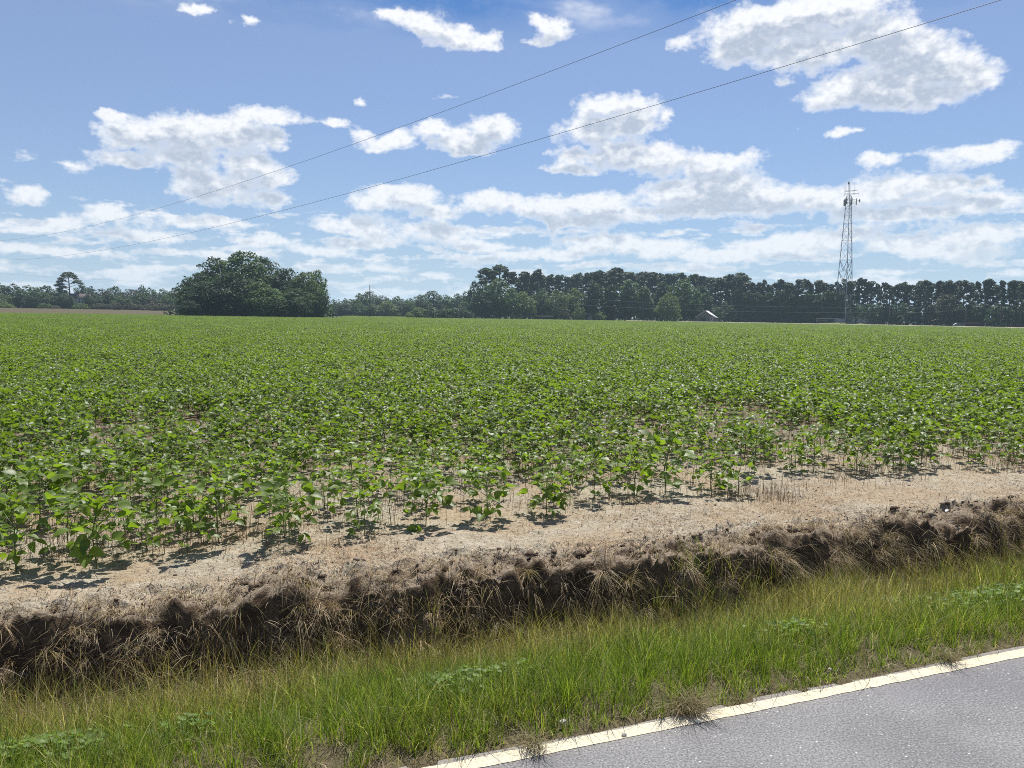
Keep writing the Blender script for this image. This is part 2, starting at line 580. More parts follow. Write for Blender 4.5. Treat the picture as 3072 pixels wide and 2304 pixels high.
def ground_sheet(name, w_ax, mat, kind='structure', overhang=0.0):
    S, Wd = np.meshgrid(S_AX, w_ax, indexing='ij')
    X, Y = xy(S, Wd)
    Z = height(X, Y)
    if overhang:
        wt = bank_top(S)
        k = np.exp(-((Wd - wt + 0.03) / 0.09) ** 2) * (1 - sstep(np.hypot(X, Y), 25, 40))
        push = k * overhang * (0.3 + 1.5 * fbm(S * 3.4, Wd * 2.5, 51, 3, 0.6))
        X, Y = X - NOR[0] * push, Y - NOR[1] * push
    ns, nw = S.shape
    idx = np.arange(ns * nw).reshape(ns, nw)
    q = np.stack([idx[:-1, :-1], idx[1:, :-1], idx[1:, 1:], idx[:-1, 1:]], -1).reshape(-1, 4)
    mb = MB().add(np.stack([X, Y, Z], -1).reshape(-1, 3), [q])
    o = obj(name, mb.mesh(name, mat, smooth=True))
    return tag(o, kind=kind)


def ground_material():
    m, t, out = material('ground_soil')
    pos = t.n('ShaderNodeNewGeometry').outputs['Position']
    w = t.math('SUBTRACT', t.vec('DOT_PRODUCT', pos, (NOR[0], NOR[1], 0.0), out='v'), float(P0 @ NOR))
    n1 = t.noise(pos, 1.1, 3.0, 0.6)
    n2 = t.noise(pos, 9.0, 5.0, 0.65)
    n3 = t.noise(pos, 55.0, 4.0, 0.65)
    n4 = t.noise(pos, 0.33, 3.0, 0.6)
    # pale crusted sand of the field edge
    sand = t.mix(t.ramp(n2, 0.3, 0.7), rgb(0.40, 0.35, 0.26), rgb(0.56, 0.505, 0.40))
    sand = t.mix(t.math('MULTIPLY', t.ramp(n1, 0.42, 0.62), 0.75), sand, rgb(0.44, 0.335, 0.22))
    sand = t.mix(t.math('MULTIPLY', t.ramp(n3, 0.52, 0.66), 0.6), sand, rgb(0.22, 0.155, 0.10))
    # darker earth bared on the bank, brown bed of the ditch, verge soil
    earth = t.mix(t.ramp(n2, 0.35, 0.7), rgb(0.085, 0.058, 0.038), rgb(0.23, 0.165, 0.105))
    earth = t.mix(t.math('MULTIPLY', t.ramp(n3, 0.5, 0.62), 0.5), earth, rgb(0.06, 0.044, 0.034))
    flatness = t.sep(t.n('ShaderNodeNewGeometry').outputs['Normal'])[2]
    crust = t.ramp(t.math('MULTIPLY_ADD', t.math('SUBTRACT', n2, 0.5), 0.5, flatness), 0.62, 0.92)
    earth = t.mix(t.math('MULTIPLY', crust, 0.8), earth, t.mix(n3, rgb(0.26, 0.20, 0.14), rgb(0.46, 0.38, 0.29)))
    bed = t.mix(t.ramp(n2, 0.3, 0.7), rgb(0.30, 0.225, 0.15), rgb(0.48, 0.38, 0.27))
    verge = t.mix(n2, rgb(0.10, 0.085, 0.05), rgb(0.22, 0.18, 0.11))
    wn = t.math('MULTIPLY_ADD', t.math('SUBTRACT', n2, 0.5), 0.22, w)
    wn = t.math('MULTIPLY_ADD', t.math('SUBTRACT', n1, 0.5), 0.16, wn)
    c = t.mix(t.ramp(wn, 1.15, 1.4), verge, bed)
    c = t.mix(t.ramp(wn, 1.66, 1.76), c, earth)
    c = t.mix(t.ramp(wn, 1.99, 2.22), c, sand)
    # soil colour turns darker brown from the crop edge inwards
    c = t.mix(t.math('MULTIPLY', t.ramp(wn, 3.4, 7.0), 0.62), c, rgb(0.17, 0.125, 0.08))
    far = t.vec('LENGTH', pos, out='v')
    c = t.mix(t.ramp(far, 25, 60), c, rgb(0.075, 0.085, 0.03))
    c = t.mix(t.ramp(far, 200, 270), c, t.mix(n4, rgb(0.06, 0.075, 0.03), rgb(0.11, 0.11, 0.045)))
    n6 = t.noise(pos, 170.0, 3.0, 0.65)
    c = t.vec('MULTIPLY', c, (0.86, 0.86, 0.86))
    hb = t.math('MULTIPLY_ADD', n6, 0.18, t.math('MULTIPLY_ADD', n3, 0.5, n2))
    nrm = bump(t, hb, 1.0, 0.045)
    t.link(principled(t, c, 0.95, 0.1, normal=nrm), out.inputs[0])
    return m


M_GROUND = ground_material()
ground_sheet('verge', np.concatenate([grow(-0.4, -3000, 0.4, 1.5)[::-1][:-1], axis(-0.4, 1.40, 0.035), [1.40]]), M_GROUND)
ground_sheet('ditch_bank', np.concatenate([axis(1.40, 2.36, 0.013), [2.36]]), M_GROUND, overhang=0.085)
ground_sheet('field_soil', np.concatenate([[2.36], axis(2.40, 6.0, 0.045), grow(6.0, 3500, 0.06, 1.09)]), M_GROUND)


# ------------------------------------------------------------------ road and its edge line
def road_material():
    m, t, out = material('asphalt')
    pos = t.n('ShaderNodeNewGeometry').outputs['Position']
    n1 = t.noise(pos, 2.0, 3.0, 0.5)
    n2 = t.noise(pos, 115.0, 3.0, 0.65)
    vor = t.n('ShaderNodeTexVoronoi', feature='F1')
    t.link(pos, vor.inputs['Vector']); vor.inputs['Scale'].default_value = 95.0
    base = t.mix(t.ramp(n1, 0.35, 0.65), rgb(0.225, 0.225, 0.236), rgb(0.285, 0.285, 0.294))
    base = t.mix(t.ramp(n2, 0.35, 0.65), t.mix(0.62, base, rgb(0.02, 0.02, 0.024)), base)
    stone = t.math('GREATER_THAN', t.sep(vor.outputs['Color'])[0], 0.80)
    stone = t.math('MULTIPLY', stone, t.ramp(vor.outputs['Distance'], 0.42, 0.2))
    base = t.mix(t.math('MULTIPLY', stone, 0.6), base, rgb(0.40, 0.40, 0.40))
    white = t.math('MULTIPLY', t.math('GREATER_THAN', t.sep(vor.outputs['Color'])[1], 0.990), t.ramp(vor.outputs['Distance'], 0.45, 0.25))
    base = t.mix(white, base, rgb(0.60, 0.60, 0.58))
    n5 = t.noise(pos, 0.7, 4.0, 0.6)
    base = t.mix(t.math('MULTIPLY', t.ramp(n5, 0.52, 0.62), 0.22), base, rgb(0.14, 0.135, 0.18))
    w_ = t.math('SUBTRACT', t.vec('DOT_PRODUCT', pos, (NOR[0], NOR[1], 0.0), out='v'), float(P0 @ NOR))
    dust = t.math('MULTIPLY', t.ramp(t.math('MULTIPLY_ADD', n2, 0.12, w_), -0.08, 0.12), 0.5)
    base = t.mix(dust, base, rgb(0.33, 0.29, 0.23))
    h = t.math('SUBTRACT', n2, vor.outputs['Distance'])
    base = t.vec('MULTIPLY', base, (0.87, 0.855, 0.835))
    t.link(principled(t, base, 0.75, 0.35, normal=bump(t, h, 0.5, 0.006)), out.inputs[0])
    return m


def paint_material():
    m, t, out = material('edge_paint')
    pos = t.n('ShaderNodeNewGeometry').outputs['Position']
    n1 = t.noise(pos, 3.0, 4.0, 0.6)
    n2 = t.noise(pos, 120.0, 3.0, 0.6)
    c = t.mix(n1, rgb(0.50, 0.43, 0.29), rgb(0.62, 0.56, 0.42))
    c = t.mix(t.math('MULTIPLY', t.ramp(t.math('MULTIPLY_ADD', n1, 0.5, n2), 0.74, 0.92), 0.8), c, rgb(0.30, 0.28, 0.25))
    t.link(principled(t, c, 0.7, 0.3, normal=bump(t, n2, 0.4, 0.003)), out.inputs[0])
    return m


def strip(name, s_ax, wa, wb, z, mat, nw=2, slab=0.0):
    S = np.asarray(s_ax)
    A, B = wa(S), wb(S)
    ts = np.linspace(0, 1, nw)
    Wd = A[:, None] * (1 - ts) + B[:, None] * ts
    X, Y = xy(S[:, None], Wd)
    Z = np.full(X.shape, z)
    ns = len(S)
    idx = np.arange(ns * nw).reshape(ns, nw)
    q = np.stack([idx[:-1, :-1], idx[1:, :-1], idx[1:, 1:], idx[:-1, 1:]], -1).reshape(-1, 4)
    mb = MB().add(np.stack([X, Y, Z], -1).reshape(-1, 3), [q])
    if slab:
        V = np.stack([X[:, -1], Y[:, -1], Z[:, -1]], -1)
        lo = V.copy(); lo[:, 2] -= slab
        i = np.arange(ns - 1)
        mb.add(np.concatenate([V, lo]), [np.stack([i, i + ns, i + ns + 1, i + 1], -1)])
    return tag(obj(name, mb.mesh(name, mat)), kind='structure')


road_s = np.concatenate([grow(-8, -2500, 0.05, 1.25)[::-1][:-1], axis(-8, 12, 0.02), grow(12, 2500, 0.05, 1.25)])
strip('road', road_s, lambda s: s * 0 - 5.4, lambda s: 0.022 + 0.022 * (fbm(s * 2.2, s * 0, 61, 4, 0.6) - 0.5) * 2 - 0.03 * (vnoise(s * 9, s * 0, 66) > 0.75), 0.0, road_material(), slab=0.05)
strip('edge_line', road_s, lambda s: -0.064 + 0.009 * (fbm(s * 14, s * 0, 71, 3) - 0.5), lambda s: 0.009 * (fbm(s * 14, s * 0 + 4, 72, 3) - 0.5), 0.002, paint_material())

# ------------------------------------------------------------------ grasses, straw, stubble (uncountable)
def blades(n, root, h, lean, leand, width, col, K=4, droop=None, face=None):
    """n grass blades as one vertex block: root (n,3), h height, lean amount 0..1, leand heading"""
    ts = np.linspace(0, 1, K)
    d = np.stack([np.cos(leand), np.sin(leand), np.zeros(n)], -1)
    wdir = np.stack([-np.sin(leand), np.cos(leand), np.zeros(n)], -1)
    if face is not None:
        wdir = np.stack([np.cos(face), np.sin(face), np.zeros(n)], -1)
    vs = []
    for k, t in enumerate(ts):
        up = t * (1 - 0.45 * lean * t)
        p = root + h[:, None] * (np.array([0, 0, 1.0]) * up[:, None] + d * (lean * (0.25 * t + 0.85 * t * t))[:, None])
        if droop is not None:
            p[:, 2] -= h * droop * t * t
        if k < K - 1:
            hw = (width * (1 - 0.75 * t) * 0.5)[:, None]
            vs += [p - wdir * hw, p + wdir * hw]
        else:
            vs += [p]
    m = 2 * (K - 1) + 1
    V = np.stack(vs, 1).reshape(-1, 3)
    b = (np.arange(n) * m)[:, None]
    quads = [b + np.array([2 * k, 2 * k + 1, 2 * k + 3, 2 * k + 2]) for k in range(K - 2)]
    tri = b + np.array([2 * (K - 2), 2 * (K - 2) + 1, 2 * (K - 1)])
    C = np.repeat(col, m, axis=0)
    return V, [np.concatenate(quads) if quads else np.zeros((0, 4), int), tri], C


def pick(cols, wts, n, r):
    i = r.choice(len(cols), n, p=np.array(wts) / np.sum(wts))
    return np.array(cols)[i] * r.uniform(0.75, 1.25, (n, 1)) * 0.82


M_GRASS = leaf_material('grass_blade', None, (1.5, 1.6, 1.0), 0.42, 0.55, 0.35, tint=True)
M_STRAW = leaf_material('dry_straw', None, (1.0, 0.95, 0.8), 0.25, 0.7, 0.2, tint=True)


def on_ground(s, w):
    x, y = xy(s, w)
    return np.stack([x, y, np.where(w < 0.05, 0.004, height(x, y))], -1)


def verge_grass():
    r = np.random.default_rng(101)
    mb = MB()
    NT_ = 11500
    ts, tw_ = r.uniform(-4.2, 8.5, NT_), r.uniform(0.02, 1.80, NT_)
    edge = sstep(tw_, 0.0, 0.05 + 0.10 * vnoise(ts * 1.3, ts * 0, 84))
    out = 1 - sstep(tw_ + 0.25 * (vnoise(ts * 1.4, ts * 0, 85) - 0.5) - 0.20 * sstep(ts, -1.0, 1.5), 1.10, 1.58)
    bare = sstep(fbm(ts * 1.3 + 3, tw_ * 2.0, 88, 3), 0.30, 0.44)
    keep = r.random(NT_) < (0.30 + 0.70 * edge) * (0.16 + 0.84 * out) * (0.30 + 0.70 * bare)
    ts, tw_ = ts[keep], tw_[keep]
    nt = len(ts)
    th = (0.065 + 0.115 * sstep(tw_, 0.03, 0.30)) * (0.5 + 0.95 * fbm(ts * 1.6, tw_ * 1.6, 81, 3)) * r.uniform(0.7, 1.45, nt)
    th *= 1 + 0.30 * sstep(tw_, 0.5, 1.0) + 0.15 * sstep(tw_, 1.2, 1.5)
    tdry = np.clip(sstep(tw_, 0.5, 1.3) * 0.66 + 0.25 * sstep(tw_, 1.15, 1.45) + 0.25 * (1 - sstep(tw_, 0.02, 0.16)) + (fbm(ts * 0.9, tw_ * 1.2, 86, 3) - 0.5) * 1.1 + r.normal(0, 0.18, nt), 0.03, 0.92)
    thue = r.uniform(0.80, 1.50, nt)
    nb = r.integers(9, 22, nt)
    ti = np.repeat(np.arange(nt), nb)
    n = len(ti)
    tr_ = r.gamma(2.0, 0.010, n)
    ta = r.uniform(0, 2 * math.pi, n)
    s, w = ts[ti] + tr_ * np.cos(ta), np.maximum(tw_[ti] + tr_ * np.sin(ta), 0.004)
    green = pick([(0.120, 0.185, 0.014), (0.170, 0.228, 0.024), (0.220, 0.265, 0.040), (0.080, 0.134, 0.016)], [3, 4, 3, 2], n, r)
    tan = pick([(0.33, 0.285, 0.085), (0.42, 0.345, 0.17), (0.25, 0.19, 0.075), (0.27, 0.265, 0.055), (0.54, 0.46, 0.29)], [3, 2, 2, 4, 1.3], n, r)
    col = np.where((r.random(n) < tdry[ti])[:, None], tan, green) * thue[ti][:, None]
    h = th[ti] * r.uniform(0.45, 1.1, n)
    lean = np.clip(0.08 + tr_ * 9 + np.abs(r.normal(0, 0.22, n)), 0.02, 1.25)
    # heading outward from the middle of the tuft (s, w axes turned to x, y)
    ang = ta + math.atan2(DIR[1], DIR[0]) + r.normal(0, 0.35, n)
    V, Fc, C = blades(n, on_ground(s, w), h, lean, ang, r.uniform(0.0016, 0.0042, n), col, 5, None, ang + math.pi / 2 + r.normal(0, 0.6, n))
    mb.add(V, Fc, C)
    # dead thatch lying between the tufts
    n = 9000
    s = r.uniform(-4.2, 8.5, n); w = r.uniform(0.01, 1.7, n)
    root = on_ground(s, w); root[:, 2] += r.uniform(0.004, 0.03, n)
    col = pick([(0.36, 0.29, 0.17), (0.26, 0.20, 0.11), (0.46, 0.39, 0.26)], [3, 3, 1], n, r)
    V, Fc, C = blades(n, root, r.uniform(0.03, 0.10, n), np.full(n, 1.2), r.uniform(0, 6.28, n), r.uniform(0.002, 0.004, n), col, 3, np.full(n, 0.4))
    mb.add(V, Fc, C)
    # tall thin seed stalks, denser towards the ditch
    N = 10500
    s = r.uniform(-4.2, 8.5, N); w = 0.25 + 1.52 * np.sqrt(r.random(N))
    k = r.random(N) < 0.10 + 0.90 * sstep(w, 0.45, 1.1) * (0.3 + 1.1 * vnoise(s * 1.1, w * 2, 90))
    s, w = s[k], w[k]; n = len(s)
    col = pick([(0.12, 0.11, 0.03), (0.17, 0.135, 0.05), (0.095, 0.065, 0.03), (0.36, 0.29, 0.16)], [4, 3, 2, 1], n, r)
    h = r.uniform(0.16, 0.36, n)
    V, Fc, C = blades(n, on_ground(s, w), h, np.clip(r.normal(0.16, 0.12, n), 0, .6), r.uniform(0, 6.28, n), r.uniform(0.0028, 0.0042, n), col, 4, None, r.uniform(0, math.pi, n))
    mb.add(V, Fc, C)
    # sprawling runners over the edge line and the asphalt
    n = 520
    s = r.uniform(-4.2, 8.5, n); s += 0.25 * np.sin(s * 2.1); w = r.uniform(-0.005, 0.09, n)
    col = pick([(0.13, 0.14, 0.05), (0.26, 0.21, 0.11), (0.10, 0.075, 0.045)], [3, 2, 2], n, r)
    V, Fc, C = blades(n, on_ground(s, w), r.uniform(0.05, 0.17, n), r.uniform(0.7, 1.25, n), math.atan2(-NOR[1], -NOR[0]) + r.normal(0, 0.9, n), r.uniform(0.0018, 0.003, n), col, 5)
    mb.add(V, Fc, C)
    # long pale blades that arch over the others
    n = 420
    s = r.uniform(-4.2, 8.5, n); w = r.uniform(0.15, 1.6, n)
    col = pick([(0.20, 0.24, 0.09), (0.36, 0.32, 0.18), (0.14, 0.2, 0.05)], [3, 2, 3], n, r)
    V, Fc, C = blades(n, on_ground(s, w), r.uniform(0.12, 0.26, n), r.uniform(0.6, 1.2, n), r.uniform(0, 6.28, n), r.uniform(0.003, 0.005, n), col, 6)
    mb.add(V, Fc, C)
    return mb


tag(obj('verge_grass', verge_grass().mesh('verge_grass', M_GRASS)), 'green and yellowing grass with thin seed stalks on the road verge', 'grass', kind='stuff')


def bank_grass():
    r = np.random.default_rng(103)
    mb = MB()
    N = 62000
    s = r.uniform(-5.5, 9.8, N)
    k = r.random(N)
    wt = bank_top(s)
    w = wt - 0.42 + 0.50 * r.beta(1.5, 1.4, N)
    dens = fbm(s * 1.9, w * 4, 92, 3)
    keep = k < sstep(dens, 0.30, 0.60) * (0.25 + 0.9 * vnoise(s * 5, w * 8, 97))
    s, w = s[keep], w[keep]; n = len(s)
    col = pick([(0.36, 0.27, 0.16), (0.46, 0.37, 0.24), (0.26, 0.19, 0.11), (0.56, 0.47, 0.33), (0.24, 0.22, 0.09)], [4, 3, 4, 2, 1.5], n, r)
    toward = math.atan2(-NOR[1], -NOR[0])
    ang = toward + r.normal(0, 0.75, n)
    h = r.uniform(0.05, 0.19, n)
    root = on_ground(s, w); root[:, 2] += 0.004
    V, Fc, C = blades(n, root, h, r.uniform(0.5, 1.25, n), ang, r.uniform(0.0022, 0.0042, n), col, 5, r.uniform(0.1, 1.0, n), r.uniform(0, math.pi, n))
    mb.add(V, Fc, C)
    # clumps of dead grass drooping from knots on the face
    nt = 1050
    ts = r.uniform(-5.5, 9.8, nt); tw_ = bank_top(ts) - 0.02 - 0.30 * r.beta(1.3, 1.5, nt)
    nb = r.integers(14, 46, nt); ti = np.repeat(np.arange(nt), nb); n = len(ti)
    root = on_ground(ts, tw_)[ti] + r.normal(0, 0.012, (n, 3)); root[:, 2] += 0.008
    hue = np.array([(0.40, 0.30, 0.18), (0.30, 0.21, 0.11), (0.50, 0.41, 0.27), (0.24, 0.20, 0.08)])[r.integers(0, 4, nt)]
    col = hue[ti] * r.uniform(0.55, 1.4, (n, 1))
    th = r.uniform(0.07, 0.20, nt)
    V, Fc, C = blades(n, root, th[ti] * r.uniform(.5, 1.2, n), r.uniform(0.4, 1.2, n), toward + r.normal(0, 0.9, n), r.uniform(0.0022, 0.0045, n), col, 6, r.uniform(0.3, 1.25, n), r.uniform(0, math.pi, n))
    mb.add(V, Fc, C)
    # long dry stems slung across the face
    n = 900
    s = r.uniform(-5.5, 9.8, n); w = bank_top(s) - r.uniform(-0.08, 0.4, n)
    root = on_ground(s, w); root[:, 2] += 0.01
    col = pick([(0.42, 0.33, 0.2), (0.55, 0.46, 0.32), (0.25, 0.18, 0.1)], [3, 2, 2], n, r)
    V, Fc, C = blades(n, root, r.uniform(0.14, 0.30, n), r.uniform(0.5, 1.2, n), toward + r.normal(0, 1.1, n), r.uniform(0.004, 0.006, n), col, 6, r.uniform(0.1, 0.7, n))
    mb.add(V, Fc, C)
    return mb


tag(obj('bank_grass', bank_grass().mesh('bank_grass', M_STRAW)), 'dry brown grass hanging down the face of the ditch bank', 'dry grass', kind='stuff')


def straw_litter():
    r = np.random.default_rng(105)
    mb = MB()
    N = 100000
    s = r.uniform(-6.0, 12.0, N); w = 1.15 + r.gamma(2.2, 0.62, N)
    keep = (w < 7) & (r.random(N) < 0.3 + 0.8 * sstep(fbm(s * 1.2, w * 1.2, 111, 3), 0.35, 0.65))
    s, w = s[keep], w[keep]; n = len(s)
    root = on_ground(s, w); root[:, 2] += r.uniform(0.002, 0.008, n)
    col = pick([(0.52, 0.39, 0.24), (0.62, 0.51, 0.36), (0.42, 0.28, 0.16), (0.22, 0.16, 0.10), (0.09, 0.065, 0.05)], [3, 3, 3, 3, 3], n, r)
    ln = r.uniform(0.015, 0.07, n)
    V, Fc, C = blades(n, root, ln, np.full(n, 1.2), r.uniform(0, 6.28, n), r.uniform(0.0025, 0.0062, n), col, 3, np.full(n, 0.42))
    mb.add(V, Fc, C)
    # fine dead seedlings standing in patches
    N = 26000
    s = r.uniform(-6.0, 12.0, N); w = r.uniform(2.05, 3.6, N)
    keep = r.random(N) < sstep(fbm(s * 0.9, w * 1.3, 113, 3), 0.48, 0.66)
    s, w = s[keep], w[keep]; n = len(s)
    col = pick([(0.50, 0.33, 0.18), (0.58, 0.43, 0.26), (0.42, 0.26, 0.14)], [3, 3, 2], n, r)
    V, Fc, C = blades(n, on_ground(s, w), r.uniform(0.012, 0.045, n), r.uniform(0.2, 1.1, n), r.uniform(0, 6.28, n), r.uniform(0.0018, 0.003, n), col, 3)
    mb.add(V, Fc, C)
    return mb


tag(obj('straw_litter', straw_litter().mesh('straw_litter', M_STRAW)), 'scattered tan straw and dead stems on the bare sandy soil', 'straw', kind='stuff')


def stubble():
    r = np.random.default_rng(107)
    mb = MB()
    N = 105000
    s = r.uniform(-9.0, 16.0, N); w = 2.85 + 9.0 * r.random(N) ** 1.5
    keep = r.random(N) < sstep(w + 0.5 * vnoise(s * 1.5, s * 0, 121), 3.0, 3.5) * (0.16 + 1.0 * sstep(fbm(s * 1.3, w * 1.6, 123, 3), 0.38, 0.60))
    s, w = s[keep], w[keep]; n = len(s)
    # tillers stand in small clusters
    s += r.normal(0, 0.02, n); w += r.normal(0, 0.02, n)
    col = pick([(0.24, 0.17, 0.115), (0.17, 0.12, 0.085), (0.32, 0.24, 0.165), (0.11, 0.08, 0.058)], [3, 4, 2, 2], n, r)
    V, Fc, C = blades(n, on_ground(s, w), r.uniform(0.03, 0.19, n), np.abs(r.normal(0.0, 0.16, n)) + (r.random(n) < .2) * r.uniform(0, 1.0, n), r.uniform(0, 6.28, n), r.uniform(0.0028, 0.005, n), col, 3, None, r.uniform(0, math.pi, n))
    mb.add(V, Fc, C)
    return mb


tag(obj('wheat_stubble', stubble().mesh('wheat_stubble', M_STRAW)), 'thin brown stubble stalks standing between the first soybean plants', 'stubble', kind='stuff')


# ------------------------------------------------------------------ soybean plants
M_SOY = leaf_material('soybean_leaf', (0.080, 0.126, 0.015), (0.225, 0.35, 0.019), 0.42, 0.47, 0.45, vary=0.42)
M_SOYSTEM = plain('soybean_stem', (0.10, 0.13, 0.045), 0.8)


def rotm(rx=0.0, ry=0.0, rz=0.0, loc=(0, 0, 0), s=1.0):
    M = np.array(Euler((rx, ry, rz), 'XYZ').to_matrix().to_4x4())
    M[:3, :3] *= s
    M[:3, 3] = loc
    return M


def leaflet(L, Wd, fold, droop, fine=True):
    """an ovate leaflet along +X, folded at its midrib"""
    if fine:
        ts = np.array([0.0, 0.14, 0.34, 0.58, 0.8, 1.0]); hw = np.array([0.10, 0.78, 1.0, 0.86, 0.48, 0.0])
    else:
        ts = np.array([0.0, 0.38, 1.0]); hw = np.array([0.12, 1.0, 0.0])
    v = []
    for t, h in zip(ts, hw):
        x, z = L * t, -droop * L * t * t
        y = h * Wd / 2
        v += [[x, y, z + fold * y], [x, 0, z], [x, -y, z + fold * y]]
    f = []
    for i in range(len(ts) - 1):
        a = 3 * i
        if i == len(ts) - 2:
            f.append(('t', [a, a + 1, a + 4])); f.append(('t', [a + 1, a + 2, a + 4]))
        else:
            f.append(('q', [a, a + 1, a + 4, a + 3])); f.append(('q', [a + 1, a + 2, a + 5, a + 4]))
    mb = MB()
    mb.add(v, [[q for k, q in f if k == 'q'], [q for k, q in f if k == 't']])
    return mb


def trifoliate(r, fine=True, size=1.0):
    """compound leaf: stalk along +X rising, three leaflets at its end"""
    mb = MB()
    pl = r.uniform(0.07, 0.16) * size
    elev = r.uniform(0.5, 1.05)
    end = np.array([pl * math.cos(elev), 0, pl * math.sin(elev)])
    mid = end * 0.5 + np.array([0, 0, -0.008])
    if fine:
        mb.tube([(0, 0, 0), mid, end], [0.0022, 0.0018, 0.0013], 3)
    L = r.uniform(0.056, 0.088) * size
    tilt = r.uniform(-0.55, 0.40)
    for k, a in enumerate((0.0, 1.25, -1.25)):
        l = leaflet(L * (1.0 if k == 0 else 0.92), L * r.uniform(0.62, 0.74), r.uniform(0.1, 0.45), r.uniform(0.05, 0.4), fine)
        az_ = a + r.normal(0, 0.15)
        off = np.array([0.018 * size if k == 0 else 0.0, 0, 0])
        M = rotm(r.normal(0, 0.5), tilt + r.normal(0, 0.42), az_)
        M[:3, 3] = end + np.array([math.cos(az_), math.sin(az_), 0]) * (0.016 * size if k == 0 else 0.004)
        mb.addm(l, M)
    return mb


r_soy = np.random.default_rng(211)
LEAF_MB = [trifoliate(r_soy) for _ in range(9)]
LEAF_ME = [m.mesh('soybean_leaf', M_SOY) for m in LEAF_MB]
LEAF_LOW = [trifoliate(r_soy, False) for _ in range(9)]


def stem_mb(h, r):
    a, b = r.uniform(-0.02, 0.02, 2), r.uniform(-0.03, 0.03, 2)
    return MB().tube([(0, 0, 0), (a[0], a[1], h * 0.5), (b[0], b[1], h)], [0.0042, 0.0036, 0.002], 5), a, b


def plant_plan(r, h, n):
    """where the leaves of one plant sit: (variant, matrix pieces)"""
    out = []
    phi = r.uniform(0, 6.28)
    for i in range(n):
        t = i / max(1, n - 1)
        z = h * (0.16 + 0.82 * t)
        phi += 2.4 + r.normal(0, 0.35)
        s = (0.85 + 0.35 * math.sin(math.pi * min(1, t * 0.95 + 0.1))) * r.uniform(0.85, 1.15)
        if t > 0.85:
            s *= 0.72
        pitch = -0.25 * t + r.normal(0.15, 0.15) + 0.25 * (1 - t)
        out.append((int(r.integers(9)), (0, 0, z), (r.normal(0, 0.12), pitch, phi), s))
    return out


# density of the stand: sparse along the ragged field edge, closing beyond
def soy_edge(s):
    return 3.12 + 0.16 * (fbm(s * 0.8, s * 0, 131, 3) - 0.5) * 2 + 0.03 * (s - 2)


FIELD_END = [(-45, 150), (-33.5, 206), (-25, 214), (-23.2, 182), (-12.6, 184), (-12.2, 330), (-7.0, 335), (-6.3, 246), (-2.0, 262), (2, 277), (10, 272), (20, 272), (26, 268), (33, 248), (45, 228)]


def field_end(azd):
    a = np.array(FIELD_END, float)
    return np.interp(azd, a[:, 0], a[:, 1])


def stand(rmin, rmax, spacing, r, amax=37.0):
    """jittered grid of plant positions in the wedge in view"""
    xs = np.arange(-rmax, rmax, spacing); ys = np.arange(0, rmax, spacing)
    X, Y = np.meshgrid(xs, ys)
    X = (X + r.uniform(-0.5, 0.5, X.shape) * spacing).ravel(); Y = (Y + r.uniform(-0.5, 0.5, Y.shape) * spacing).ravel()
    R_ = np.hypot(X, Y); A = np.degrees(np.arctan2(X, Y))
    side = np.minimum(6.0, 0.6 * R_)                         # a little beyond the frame, for a step to the side
    inw = np.abs(X) < Y * math.tan(math.radians(34.0)) + side
    s, w = sw(X, Y)
    ok = inw & (R_ >= rmin) & (R_ < rmax) & (w > soy_edge(s)) & (R_ < field_end(A))
    return X[ok], Y[ok], s[ok], w[ok], R_[ok]


r = np.random.default_rng(223)
X, Y, S_, W_, R_ = stand(3.0, 46.0, 0.27, r)
gap = fbm(X * 0.55, Y * 0.38, 141, 3)
prob = np.clip(0.46 + 0.54 * sstep(W_ - soy_edge(S_), 0.2, 2.4), 0, 1) * (0.35 + 0.65 * sstep(gap, 0.28, 0.40))
kp = r.random(len(X)) < prob
X, Y, R_, W_, S_ = X[kp], Y[kp], R_[kp], W_[kp], S_[kp]
# plants whose place in the photograph is plain to see
SPOT = [(48, 1700, 1.05), (205, 1640, .9), (292, 1690, 1.12), (120, 1575, 1.1), (655, 1618, 1.05), (470, 1560, .95), (868, 1630, 1.02), (1075, 1560, .85), (1277, 1573, .92), (1462, 1556, .98),
        (1640, 1545, .8), (1662, 1545, .7), (1782, 1500, .85), (1905, 1490, .8), (1998, 1480, 1.15), (2262, 1420, 1.05), (2440, 1415, 1.0), (2530, 1398, 1.0), (2700, 1395, 1.0), (2790, 1390, 1.0), (2905, 1385, .95), (3040, 1372, .9)]


def spot_xy(u, v):
    q = ray(u, v)
    k = -EYE[2] / q[2]
    return q[0] * k, q[1] * k


sp = np.array([spot_xy(u, v) for u, v, _ in SPOT])
d2 = np.min(np.hypot(X[:, None] - sp[:, 0], Y[:, None] - sp[:, 1]), 1)
X, Y, R_ = X[d2 > 0.22], Y[d2 > 0.22], R_[d2 > 0.22]
order = np.argsort(R_)
X, Y, R_ = X[order], Y[order], R_[order]
inframe = np.abs(X) < Y * 0.70 + 0.35
near = np.zeros(len(X), bool)
near[np.nonzero(inframe)[0][:300 - len(SPOT)]] = True

